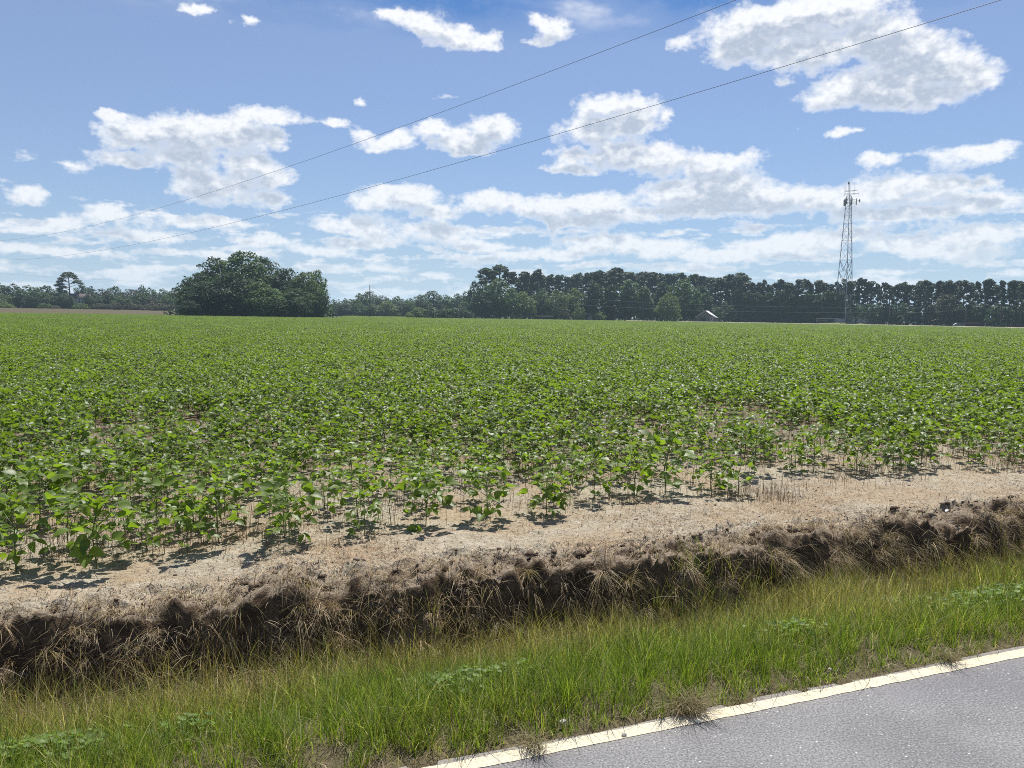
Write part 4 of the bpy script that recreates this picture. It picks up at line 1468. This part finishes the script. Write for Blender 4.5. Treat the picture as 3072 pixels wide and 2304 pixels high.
tag(obj('grass_mound', mb.mesh('grass_mound', M_MOUND, True), None, pm, (0, 0, math.radians(-23))), kind='structure')

# ------------------------------------------------------------------ lattice tower
M_STEEL = plain('galvanised_steel', (0.40, 0.42, 0.45), 0.55, 0.4, 0.3)
M_PANEL = plain('antenna_shell', (0.20, 0.20, 0.21), 0.6, 0.3)
M_RUST = plain('antenna_shell_brown', (0.20, 0.12, 0.10), 0.6, 0.3)
UNITCYL = MB().tube([(0, 0, 0), (0, 0, 1)], [1, 1], 6).mesh('member', M_STEEL)


def member(name, a, b, rad, parent, me=None):
    a, b = Vector([float(x) for x in a]), Vector([float(x) for x in b])
    o = bpy.data.objects.new(name, me or UNITCYL)
    COL.objects.link(o)
    o.parent = parent
    d = b - a
    o.matrix_local = Matrix.Translation(a) @ d.to_track_quat('Z', 'Y').to_matrix().to_4x4() @ Matrix.Diagonal((rad, rad, d.length, 1))
    return o


def tower():
    d = d_t
    p = at(2532, d)
    p[2] = pm[2] + 0.8
    H = rise(2532, 588, d, p[2])
    azd = math.atan2(p[0], p[1])
    e = empty('lattice_tower', p, -azd, 'tall grey three legged lattice tower with antennas, rising above the pines', 'tower')
    wb, wt_ = 7.0 * d / 330, 1.75 * d / 330
    Rb, Rt = wb / math.sqrt(3), wt_ / math.sqrt(3)
    ang = [math.radians(a) for a in (38, 158, 278)]

    def leg(k, z):
        t = z / H
        R_ = Rb + (Rt - Rb) * min(1, t / 0.97)
        return np.array([R_ * math.cos(ang[k]), R_ * math.sin(ang[k]), z])
    # panels shorten upwards
    zs, z, st = [0.0], 0.0, 5.2
    while z + st < H:
        z += st
        zs.append(z)
        st = max(1.7, st * 0.93)
    zs.append(H)
    for k in range(3):
        foot = leg(k, 0)
        obj('footing', MB().box((foot[0], foot[1], -0.15), (1.0, 1.0, 0.7)).mesh('footing', plain('concrete', (0.42, 0.41, 0.38), 0.9)), e)
        member('leg', leg(k, 0), leg(k, H), 0.13, e)
    for f in range(3):
        a, b = f, (f + 1) % 3
        for i in range(len(zs) - 1):
            z0, z1 = zs[i], zs[i + 1]
            if i < 5:                                      # big V frames at the foot
                mid = (leg(a, z0) + leg(b, z0)) / 2
                member('brace', leg(a, z1), mid, 0.085, e)
                member('brace', leg(b, z1), mid, 0.085, e)
                if i:
                    member('strut', leg(a, z0), leg(b, z0), 0.05, e)
            else:
                if i % 2 == 0:
                    member('brace', leg(a, z0), leg(b, z1), 0.055, e)
                else:
                    member('brace', leg(b, z0), leg(a, z1), 0.055, e)
                member('strut', leg(a, z0), leg(b, z0), 0.04, e)
    # ladder with cables up one face
    lad = MB()
    q0, q1 = (leg(0, 0) * .7 + leg(2, 0) * .3), (leg(0, H) * .7 + leg(2, H) * .3)
    for dxo in (-.2, .2):
        lad.tube([q0 + [dxo, 0, 0], q1 + [dxo, 0, 0]], .03, 4)
    for t in np.linspace(0, 1, 90):
        q = q0 + (q1 - q0) * t
        lad.tube([q + [-.2, 0, 0], q + [.2, 0, 0]], .02, 3)
    obj('ladder', lad.mesh('ladder', M_STEEL), e)
    px = d / F_PX
    zr = lambda v: rise(2545, v, d, p[2])
    top_c = np.array([0, 0, 0.0])

    def ring(z, R_, name):
        m_ = MB()
        pts = [np.array([R_ * math.cos(a), R_ * math.sin(a), z]) for a in (math.radians(8), math.radians(128), math.radians(248))]
        for k in range(3):
            m_.tube([pts[k], pts[(k + 1) % 3]], 0.045, 5)
            m_.tube([pts[k] * [.15, .15, 1], pts[k]], 0.04, 5)
        obj(name, m_.mesh(name, M_STEEL), e)
        return pts
    # lower platform with the panel antennas
    zl = zr(607)
    pts = ring(zl + .8, 2.5, 'platform_rail'); ring(zl - .3, 2.5, 'platform_rail')
    pan = MB().box((0, 0, 0), (0.32, 0.18, 2.2)).box((0, 0.14, 0.7), (0.1, 0.12, 0.1)).box((0, 0.14, -0.7), (0.1, 0.12, 0.1)).mesh('panel_antenna', M_PANEL)
    panb = MB().box((0, 0, 0), (0.36, 0.2, 2.3)).box((0, 0.14, 0.7), (0.1, 0.12, 0.1)).mesh('panel_antenna', M_RUST)
    for k in range(3):
        for t in (0.08, 0.5, 0.92):
            q = pts[k] * (1 - t) + pts[(k + 1) % 3] * t
            out = np.array([q[0], q[1], 0]); out /= np.linalg.norm(out)
            q = q + out * 0.25
            o = obj('panel_antenna', panb if (q[0] > 1.4) else pan, e, (q[0], q[1], zl + .15), (0.05, 0, math.atan2(out[0], -out[1])))
    dish = MB()
    for k in range(5):
        rr = .55 * k / 4
        dish.tube([(0, -0.05 - .25 * (k / 4) ** 2, 0), (0, -0.051 - .25 * (k / 4) ** 2, 0)], [rr, rr], 14)
    dv = [[0, 0, 0]]
    df = []
    for k in range(1, 4):
        for a in range(14):
            an = a * 2 * math.pi / 14
            rr = .6 * k / 3
            dv.append([rr * math.cos(an), -.28 * (k / 3) ** 2, rr * math.sin(an)])
    df = [[0, 1 + a, 1 + (a + 1) % 14] for a in range(14)]
    dq = [[1 + (k - 1) * 14 + a, 1 + k * 14 + a, 1 + k * 14 + (a + 1) % 14, 1 + (k - 1) * 14 + (a + 1) % 14] for k in range(1, 3) for a in range(14)]
    dish = MB().add(dv, [df, dq]).tube([(0, 0, 0), (0, .5, 0)], .08, 6)
    obj('dish_antenna', dish.mesh('dish_antenna', M_PANEL), e, (3.2, -0.6, zl + .3), (0, 0, 1.2))
    member('dish_arm', (0.6, 0, zl), (3.1, -0.4, zl + .3), .06, e)
    # upper platform: bare rails and whips
    zu = zr(582)
    pts = ring(zu, 3.0, 'platform_rail'); pts2 = ring(zu + 1.1, 2.6, 'platform_rail')
    for k in range(3):
        for t in (0.0, .35, .65):
            q = pts[k] * (1 - t) + pts[(k + 1) % 3] * t
            member('whip_antenna', q - [0, 0, .6], q + [0, 0, 1.6 + 1.2 * ((k + int(t * 10)) % 3)], .03, e)
    member('lightning_rod', (0, 0, H - .5), (-.1, 0, zr(546)), .07, e)
    obj('beacon', MB().tube([(0, 0, 0), (0, 0, .5), (0, 0, .9)], [.22, .26, .12], 8).mesh('beacon', M_RUST), e, (-.45, 0, zr(553)))
    member('beacon_post', (-.45, 0, H - .4), (-.45, 0, zr(553)), .06, e)
    return e, p, azd


tw, tp, taz = tower()


# fence and cabinets round the tower foot
def compound():
    M_F = plain('fence_steel', (0.17, 0.18, 0.19), 0.6, 0.3, 0.3)
    e = empty('wire_fence', (tp[0], tp[1], tp[2] - .35), -taz, 'dark wire fence round the foot of the lattice tower', 'fence')
    hw_, hd = 12.0, 6.5
    post = MB().tube([(0, 0, 0), (0, 0, 2.0)], .05, 6).mesh('post', M_F)
    sides = [((-9, -hd), (hw_, -hd)), ((hw_, -hd), (hw_, hd)), ((hw_, hd), (-9, hd)), ((-9, hd), (-9, -hd))]
    for a, b in sides:
        a, b = np.array(a), np.array(b)
        L = np.linalg.norm(b - a); n = int(L / 3)
        for i in range(n):
            q = a + (b - a) * i / n
            obj('post', post, e, (q[0], q[1], 0))
        m_ = MB()
        for z in (0.12, 1.0, 1.9):
            m_.tube([(a[0], a[1], z), (b[0], b[1], z)], .03, 4)
        obj('rail', m_.mesh('rail', M_F), e)
        m_ = MB()
        st = 0.45
        for i in range(int(L / st)):
            q, q2 = a + (b - a) * (i * st) / L, a + (b - a) * min(L, (i * st + 1.8)) / L
            m_.tube([(q[0], q[1], .1), (q2[0], q2[1], 1.9)], .012, 3, cap=False)
            m_.tube([(q2[0], q2[1], .1), (q[0], q[1], 1.9)], .012, 3, cap=False)
        tag(obj('wire_mesh', m_.mesh('wire_mesh', M_F), e), kind='stuff')
    M_C = plain('cabinet_paint', (0.34, 0.37, 0.42), 0.6)
    for (x, y, sx, sy, sz, lab) in [(-1.2, -3.6, 3.4, 2.2, 1.7, 'grey equipment hut between the legs of the tower'), (3.2, -4.0, 1.0, 0.8, 1.5, 'pale upright cabinet right of the tower leg'), (7.2, -3.5, 5.2, 1.6, 1.5, 'long low grey cabinet at the right end of the tower compound')]:
        c = empty('equipment_cabinet', (0, 0, 0), -taz, lab, 'cabinet', 'cabinets at the foot of the tower')
        ca, sa_ = math.cos(-taz), math.sin(-taz)
        c.location = (tp[0] + x * ca - y * sa_, tp[1] + x * sa_ + y * ca, tp[2] - .35)
        obj('body', MB().box((0, 0, sz / 2 + .1), (sx, sy, sz)).mesh('body', M_C), c)
        obj('roof', MB().box((0, 0, sz + .15), (sx + .2, sy + .2, .1)).mesh('roof', M_STEEL), c)
        obj('door', MB().box((0, -sy / 2 - .02, sz / 2 + .1), (min(.8, sx * .7), .04, sz * .85)).mesh('door', plain('cabinet_door', (0.42, 0.45, 0.49), .6)), c)
        obj('plinth', MB().box((0, 0, .05), (sx + .15, sy + .15, .1)).mesh('plinth', M_STEEL), c)


compound()


# ------------------------------------------------------------------ barn, houses, car, shed, canopy
def gabled(name, u, d, w_, dp, wall_h, ridge_h, wallm, roofm, turn, label, cat, door=None, windows=(), overhang=.35, chimney=None, extra_turn=0.0):
    p = at(u, d)
    e = empty(name, p, -math.atan2(p[0], p[1]) + turn, label, cat)
    hw_, hd = w_ / 2, dp / 2
    mb = MB()
    v = [[-hw_, -hd, -.3], [hw_, -hd, -.3], [hw_, hd, -.3], [-hw_, hd, -.3], [-hw_, -hd, wall_h], [hw_, -hd, wall_h], [hw_, hd, wall_h], [-hw_, hd, wall_h], [0, -hd, ridge_h], [0, hd, ridge_h]]
    mb.add(v, [[[0, 1, 5, 4], [1, 2, 6, 5], [2, 3, 7, 6], [3, 0, 4, 7]], [[4, 5, 8], [6, 7, 9]]])
    obj('wall', mb.mesh('wall', wallm), e)
    sl = (ridge_h - wall_h) / hw_
    for sgn in (-1, 1):
        x1 = sgn * (hw_ + overhang)
        z1 = wall_h - sl * overhang
        th = .12
        y0, y1 = -hd - overhang, hd + overhang
        vv = [[0, y0, ridge_h + .03], [x1, y0, z1 + .03], [x1, y1, z1 + .03], [0, y1, ridge_h + .03], [0, y0, ridge_h + .03 + th], [x1, y0, z1 + .03 + th], [x1, y1, z1 + .03 + th], [0, y1, ridge_h + .03 + th]]
        fc = [[0, 3, 2, 1], [4, 5, 6, 7], [0, 1, 5, 4], [1, 2, 6, 5], [2, 3, 7, 6], [3, 0, 4, 7]]
        obj('roof', MB().add(vv, [fc]).mesh('roof', roofm), e)
    if door:
        x, ww, hh, dm = door
        obj('door', MB().box((x, -hd - .03, hh / 2), (ww, .06, hh)).mesh('door', dm), e)
    for (x, z, ww, hh) in windows:
        wnd = obj('window', MB().box((x, -hd - .03, z), (ww, .06, hh)).mesh('window', plain('window_glass', (0.03, 0.04, 0.06), .1, .6)), e)
        fr = MB()
        for sx_ in (-1, 1):
            fr.box((x + sx_ * (ww / 2 + .06), -hd - .05, z), (.12, .1, hh + .24))
        fr.box((x, -hd - .05, z + hh / 2 + .06), (ww, .1, .12)).box((x, -hd - .05, z - hh / 2 - .06), (ww, .1, .12))
        obj('window_frame', fr.mesh('window_frame', plain('white_trim', (0.78, 0.78, 0.76), .6)), wnd)
    if chimney:
        x, y, s_, h_ = chimney
        obj('chimney', MB().box((x, y, ridge_h - .3 + h_ / 2), (s_, s_, h_)).box((x, y, ridge_h - .3 + h_ + .06), (s_ + .2, s_ + .2, .14)).mesh('chimney', plain('chimney_brick', (0.25, 0.13, 0.10), .9)), e)
    return e


M_BOARD = plain('weathered_boards', (0.10, 0.105, 0.10), 0.9, 0.1, nscale=2.0, namt=0.4)
M_TIN = plain('tin_roof', (0.50, 0.52, 0.54), 0.6, 0.4, 0.2)
M_HOUSE = plain('house_siding', (0.42, 0.42, 0.42), 0.8)
M_SHINGLE = plain('roof_shingle', (0.07, 0.062, 0.06), 0.9, nscale=2.0)
M_PINK = plain('roof_faded_red', (0.23, 0.14, 0.12), 0.9, nscale=1.5)
M_DARKDOOR = plain('door_dark', (0.03, 0.03, 0.03), 0.9)
gabled('barn', 2120, 286, 6.4, 7.0, 2.1, 4.3, M_BOARD, M_TIN, -0.13, 'small weathered grey barn with a bright tin roof slope, in front of the pines', 'barn', (-0.6, 1.8, 2.0, M_DARKDOOR), ((2.2, 1.5, .7, .8),))
gabled('house', 243, 340, 5.0, 6.4, 4.5, 6.0, M_HOUSE, M_SHINGLE, 1.57, 'grey house with white framed windows behind the lone tall pine', 'house', None, ())
gabled('farmhouse', 1637, 298, 6.0, 8, 2.7, 5.4, plain('farmhouse_wall', (0.25, 0.22, 0.20), .85), M_PINK, 0.35, 'farmhouse with a faded red roof half hidden among the grove trees', 'house', (0.8, 1.0, 2.0, M_DARKDOOR), ((-1.4, 1.4, .9, 1.1),), chimney=(0.7, 1.0, .8, 1.6))
gabled('shed', 1757, 290, 4.2, 4.0, 2.6, 3.8, M_HOUSE, M_SHINGLE, 0.2, 'small grey shed in the shade at the foot of the narrow dark tree', 'shed', (0, 1.0, 1.9, M_DARKDOOR))
gabled('low_shed', 2922, 284, 5.6, 4.0, 1.0, 1.6, plain('red_boards', (0.03, 0.02, 0.02), .95), plain('rusty_roof', (0.014, 0.010, 0.010), 1.0, 0.0), 1.57, 'low dull red shed by the track at the right end of the pines', 'shed')
for o in list(bpy.data.objects):
    if o.name == 'house':
        for q, (x, zz) in enumerate([(-1.6, 3.2), (-0.6, 3.2), (0.4, 3.2)]):
            # windows on the side turned to the road
            wnd = obj('window', MB().box((-2.53, x, zz), (.06, .5, 1.5)).mesh('window', plain('window_glass', (0.05, 0.06, 0.09), .1, .6)), o)
            fr = MB().box((-2.55, x - .32, zz), (.1, .14, 1.74)).box((-2.55, x + .32, zz), (.1, .14, 1.74)).box((-2.55, x, zz + .81), (.1, .5, .12)).box((-2.55, x, zz - .81), (.1, .5, .12))
            obj('window_frame', fr.mesh('window_frame', plain('white_trim', (0.78, 0.78, 0.76), .6)), wnd)


def canopy():
    p = at(1636, 282)
    e = empty('canopy', p, -math.atan2(p[0], p[1]), 'low pale green carport canopy on thin posts in front of the farmhouse', 'canopy')
    obj('roof', MB().box((0, 0, 1.55), (5.6, 3.4, .16)).mesh('roof', plain('canopy_roof', (0.50, 0.55, 0.42), .7)), e)
    pm_ = MB().tube([(0, 0, -.2), (0, 0, 1.5)], .07, 6).mesh('post', M_BOARD)
    for x in (-2.5, 2.5):
        for y in (-1.4, 1.4):
            obj('post', pm_, e, (x, y, 0))


canopy()


def car(u, d):
    p = at(u, d)
    e = empty('parked_car', p, -math.atan2(p[0], p[1]) + 0.25, 'small pale car parked by the dull red shed at the track', 'car')
    prof = [(-2.1, .35), (2.1, .35), (2.12, .8), (1.3, .95), (.6, 1.42), (-1.2, 1.45), (-1.95, 1.0), (-2.12, .8)]
    n = len(prof)
    V = [[x, y, z] for y in (-.85, .85) for x, z in prof]
    sides = [[i, (i + 1) % n, n + (i + 1) % n, n + i] for i in range(n)]
    mb = MB().add(V, [sides])
    mb.f.append(np.array([list(range(n))])); mb.f.append(np.array([list(range(2 * n - 1, n - 1, -1))]))
    obj('body', mb.mesh('body', plain('car_paint', (0.34, 0.36, 0.37), .4, .4)), e)
    gl = plain('car_glass', (0.03, 0.035, 0.04), .1, .6)
    for y in (-.862, .862):
        obj('window', MB().box((-.3, y, 1.2), (1.5, .02, .36)).mesh('window', gl), e)
    obj('windscreen', MB().box((.98, 0, 1.2), (.04, 1.4, .5), Euler((0, -0.95, 0)).to_matrix()).mesh('windscreen', gl), e)
    wm = MB().tube([(0, -.1, 0), (0, .1, 0)], .33, 14).mesh('wheel', plain('tyre', (0.02, 0.02, 0.02), .9))
    for x in (-1.3, 1.35):
        for y in (-.8, .8):
            obj('wheel', wm, e, (x, y, .33))


car(2884, 283)

# ------------------------------------------------------------------ poles and wires
M_POLE = plain('pole_wood', (0.075, 0.062, 0.05), 0.9, 0.1)
M_WIRE = plain('wire', (0.13, 0.13, 0.14), 0.6, 0.3)


def pole(u, d, top, label, arm=True, rad=.15):
    p = at(u, d)
    h = rise(u, top, d, p[2])
    e = empty('utility_pole', p, -math.atan2(p[0], p[1]), label, 'pole', 'utility poles far off in the field')
    obj('post', MB().tube([(0, 0, -.3), (0, 0, h)], [rad, rad * .7], 8).mesh('post', M_POLE), e)
    ins = MB().tube([(0, 0, h), (0, 0, h + .15), (0, 0, h + .35)], [.05, .09, .05], 6)
    obj('insulator', ins.mesh('insulator', M_WIRE), e)
    obj('bracket', MB().tube([(0, 0, h - 1.5), (.35, 0, h - 1.3)], .04, 5).mesh('bracket', M_WIRE), e)
    return p + [0, 0, h + .3], p + [0.3, 0, h - 1.3]


def sag(a, b, drop, n=24):
    a, b = np.array(a), np.array(b)
    t = np.linspace(0, 1, n)[:, None]
    q = a + (b - a) * t
    q[:, 2] -= (4 * drop * t * (1 - t))[:, 0]
    return q


def wire(name, pts, rad, label, group):
    o = obj(name, MB().tube(pts, rad, 5).mesh(name, M_WIRE))
    return tag(o, label, 'wire', group)


pA = pole(1110, 247, 857, 'utility pole standing alone in the crop right of the dense clump')
pB = pole(1208, 330, 901, 'short far pole right of the lone utility pole', rad=.13)
pC = pole(2669, 283, 924, 'utility pole in the shade of the pines right of the tower')
pD = pole(2897, 266, 914, 'utility pole between the pale car and the red shed')
for k, (la, v0, v1) in enumerate([('upper far wire crossing in front of the dense clump', 800, 842), ('lower far wire crossing in front of the dense clump', 838, 869)]):
    r0_ = ray(-300, v0); k0 = 150 / math.hypot(r0_[0], r0_[1])
    wire('power_wire', sag(EYE + r0_ * k0, pA[k], 1.3), .008, la, 'far wires along the field')
    wire('power_wire', sag(pA[k], pB[k], .8), .02, ['upper', 'lower'][k] + ' wire between the two far poles right of the clump', 'far wires along the field')
    wire('power_wire', sag(pC[k], pD[k], .5), .02, ['upper', 'lower'][k] + ' wire between the two poles under the pines', 'far wires along the field')
    q0 = at(1640, 262); q0[2] += 8.3 - 2.2 * k
    wire('power_wire', sag(q0, pC[k], 1.2), .02, ['upper', 'lower'][k] + ' wire strung in front of the grove and barn', 'far wires along the field')


def overhead(pix, hgt, label):
    """a wire in an upright plane over the field, through the points read from the photograph, as a smooth sagging curve"""
    dv = np.array([-0.690, 0.724]); nv = np.array([0.724, 0.690])
    rs = [ray(u, v) for u, v in pix]
    c = 18.6
    P_ = np.array([EYE + q * (c / (q[0] * nv[0] + q[1] * nv[1])) for q in rs])
    tt = P_[:, 0] * dv[0] + P_[:, 1] * dv[1]
    co = np.polyfit(tt, P_[:, 2], 2)
    T = np.linspace(tt.min() - 14, tt.max() + 40, 90)
    b = np.array([nv[0] * c, nv[1] * c])
    pts = np.stack([b[0] + dv[0] * T, b[1] + dv[1] * T, np.polyval(co, T)], -1)
    return wire('power_wire', pts, .0068, label, 'wires overhead across the sky')


k_ = 3072 / 2212
overhead([(0, 722), (300 * k_, 460 * k_), (640 * k_, 358 * k_), (1000 * k_, 225 * k_), (1300 * k_, 108 * k_), (1592 * k_, 0)], 0, 'upper of the two long wires sagging across the whole sky')
overhead([(0, 780), (350 * k_, 517 * k_), (800 * k_, 400 * k_), (1240 * k_, 282 * k_), (1700 * k_, 148 * k_), (2140 * k_, 0)], 0, 'lower of the two long wires sagging across the whole sky')


# ------------------------------------------------------------------ clods, weeds, pebbles
def soil_clods():
    r = np.random.default_rng(501)
    ph = (1 + 5 ** .5) / 2
    iv = np.array([[-1, ph, 0], [1, ph, 0], [-1, -ph, 0], [1, -ph, 0], [0, -1, ph], [0, 1, ph], [0, -1, -ph], [0, 1, -ph], [ph, 0, -1], [ph, 0, 1], [-ph, 0, -1], [-ph, 0, 1]]) / 1.9
    it = np.array([[0, 11, 5], [0, 5, 1], [0, 1, 7], [0, 7, 10], [0, 10, 11], [1, 5, 9], [5, 11, 4], [11, 10, 2], [10, 7, 6], [7, 1, 8], [3, 9, 4], [3, 4, 2], [3, 2, 6], [3, 6, 8], [3, 8, 9], [4, 9, 5], [2, 4, 11], [6, 2, 10], [8, 6, 7], [9, 8, 1]])
    n = 9000
    s = r.uniform(-5.5, 11, n)
    kind_ = r.random(n)
    w = np.where(kind_ < .45, bank_top(s) + r.normal(-0.10, 0.15, n), r.uniform(1.2, 5.5, n))
    sz = np.where(kind_ < .45, r.gamma(1.6, 0.0058, n) + .004, r.gamma(1.3, .0022, n) + .002)
    root = on_ground(s, w)
    V = iv[None] * sz[:, None, None] * r.uniform(.5, 1.45, (n, 12, 3)) * np.stack([r.uniform(.7, 1.5, n), r.uniform(.7, 1.4, n), r.uniform(.45, .9, n)], -1)[:, None, :] + root[:, None, :]
    col = np.where((r.random(n) < .55)[:, None], np.array([.105, .075, .055]), np.array([.26, .20, .145])) * .85 * r.uniform(.7, 1.3, (n, 1))
    F = (np.arange(n) * 12)[:, None, None] + it[None]
    return MB().add(V.reshape(-1, 3), [F.reshape(-1, 3)], np.repeat(col, 12, axis=0))


tag(obj('soil_clods', soil_clods().mesh('soil_clods', plain('clod_soil', (.2, .15, .1), .95, .1, tint=True))), 'broken clods of soil along the ditch bank', 'soil clods', kind='stuff')


def weeds():
    """low broad-leaved weeds in patches among the grass"""
    r = np.random.default_rng(503)
    mb = MB()
    for (u, v, rad, n) in [(1395, 2065, .20, 230), (1340, 2110, .12, 90), (2375, 1925, .16, 130), (2960, 1830, .30, 260), (3050, 1790, .25, 160), (60, 2275, .22, 240), (190, 2262, .16, 130), (980, 1990, .07, 40), (2700, 1790, .12, 60), (560, 2215, .10, 50)]:
        q = ray(u, v)
        k = (-0.12 - EYE[2]) / q[2]
        cx_, cy_ = q[0] * k, q[1] * k
        for j in range(n):
            x, y = cx_ + r.normal(0, rad * .6), cy_ + r.normal(0, rad * .45)
            s_, w_ = sw(x, y)
            if w_ < 0.08:
                continue
            z = ground_z(x, y) + r.uniform(.04, .13)
            sz = r.uniform(.009, .018)
            an = np.arange(7) * 2 * math.pi / 7
            n_ = np.array([r.normal(0, .4), r.normal(0, .4), 1.0]); n_ /= np.linalg.norm(n_)
            a = np.cross(n_, [0, 1.0, 0]); a /= np.linalg.norm(a); b = np.cross(n_, a)
            ring_ = np.array([x, y, z]) + sz * (np.cos(an)[:, None] * a + np.sin(an)[:, None] * b * .8)
            c = np.array([.15, .225, .05]) * r.uniform(.7, 1.35)
            mb.add(np.concatenate([[[x, y, z - .3 * sz]], ring_]), [[[0, 1 + i, 1 + (i + 1) % 7] for i in range(7)]], c)
            mb.tube([(x, y, z - .3 * sz), (x + r.normal(0, .01), y + r.normal(0, .01), z - .07)], .0009, 3, c * .7, cap=False)
    return mb


tag(obj('broadleaf_weeds', weeds().mesh('broadleaf_weeds', M_GRASS)), 'low round leaved weeds growing in patches among the verge grass', 'weeds', kind='stuff')


def grass_tuft(u, v, n, label, spread=.10, hmax=.16, bias=0.0, cols=None):
    """one clump of grass at the place seen at pixel (u, v) of the road edge"""
    r = np.random.default_rng(int(u))
    q = ray(u, v)
    k = -EYE[2] / q[2]
    x, y = q[0] * k, q[1] * k
    root = np.stack([r.normal(0, spread * .35, n), r.normal(0, spread * .25, n), np.full(n, 0.0)], -1)
    ang = np.where(r.random(n) < .55, math.atan2(-NOR[1], -NOR[0]) + r.normal(0, .8, n), r.uniform(0, 6.28, n))
    col = pick(cols or [(0.20, 0.19, 0.08), (0.34, 0.27, 0.16), (0.14, 0.15, 0.05), (0.26, 0.18, 0.10)], [3, 3, 2, 2], n, r)
    V, Fc, C = blades(n, root, r.uniform(.05, hmax, n), r.uniform(.5, 1.25, n), ang, r.uniform(.0016, .003, n), col, 5, r.uniform(0, .3, n))
    o = obj('grass_tuft', MB().add(V, Fc, C).mesh('grass_tuft', M_STRAW), None, (x, y, 0.005))
    return tag(o, label, 'grass tuft', 'grass tufts on the road edge')


grass_tuft(2060, 2135, 420, 'dry grass tuft sprawling across the white edge line')
grass_tuft(1600, 2250, 120, 'small drooping grass tuft left of the dry tuft on the edge line', .07, .13)
grass_tuft(2840, 1985, 110, 'grass tuft leaning over the far part of the edge line', .07, .14)


def stone(u, v, sz, col, label):
    r = np.random.default_rng(int(u * 3 + v))
    q = ray(u, v)
    k = -EYE[2] / q[2]
    import bmesh
    bm = bmesh.new()
    bmesh.ops.create_icosphere(bm, subdivisions=2, radius=1.0)
    for vv in bm.verts:
        f = 0.75 + 0.5 * float(vnoise(np.array([vv.co.x * 1.7 + u]), np.array([vv.co.y * 1.7 + vv.co.z * 2.1]), 5)[0])
        vv.co = Vector((vv.co.x * f * sz, vv.co.y * f * sz * .8, vv.co.z * f * sz * .6))
    me = bpy.data.meshes.new('pebble')
    bm.to_mesh(me); bm.free()
    me.materials.append(plain('pebble_stone', col, .85, .2, nscale=80))
    o = obj('pebble', me, None, (q[0] * k, q[1] * k, sz * .45), (0, 0, r.uniform(0, 6)))
    return tag(o, label, 'stone', 'small stones on the road edge')


stone(1872, 2208, .012, (.30, .29, .27), 'small grey pebble lying against the lower side of the edge line')
stone(2094, 2168, .014, (.62, .58, .50), 'pale pebble below the dry grass tuft')
stone(2490, 2010, .010, (.55, .50, .42), 'pale pebble behind the edge line, at the grass')
stone(1690, 2170, .016, (.40, .36, .32), 'greyish stone at the grass edge above the edge line')


def litter(u, v, label):
    q = ray(u, v)
    k = -EYE[2] / q[2]
    x, y = q[0] * k, q[1] * k
    vx = np.array([[0, 0, .0], [.026, .003, .008], [.03, .015, .016], [.005, .018, .014], [.015, .008, .02]])
    o = obj('paper_scrap', MB().add(vx, [[[0, 1, 4], [1, 2, 4], [2, 3, 4], [3, 0, 4]]]).mesh('paper_scrap', plain('paper', (.75, .75, .76), .7)), None, (x, y, ground_z(x, y) + .01))
    tag(o, label, 'litter')


litter(2836, 1545, 'white scrap of litter caught at the top of the ditch bank')

# ------------------------------------------------------------------ haze over the whole place
HAZE_DENSITY = 0.00024
hm, ht, hout = material('haze')
pv = ht.n('ShaderNodeVolumePrincipled')
pv.inputs['Color'].default_value = (0.62, 0.82, 1.0, 1)
pv.inputs['Density'].default_value = HAZE_DENSITY
pv.inputs['Anisotropy'].default_value = 0.3
ht.link(pv.outputs[0], hout.inputs['Volume'])
hz = obj('haze', MB().box((0, 0, 0), (1, 1, 1)).mesh('haze', hm))
hz.scale = (9000, 9000, 130)
hz.location = (0, 0, 75 - 65)
tag(hz, kind='stuff')
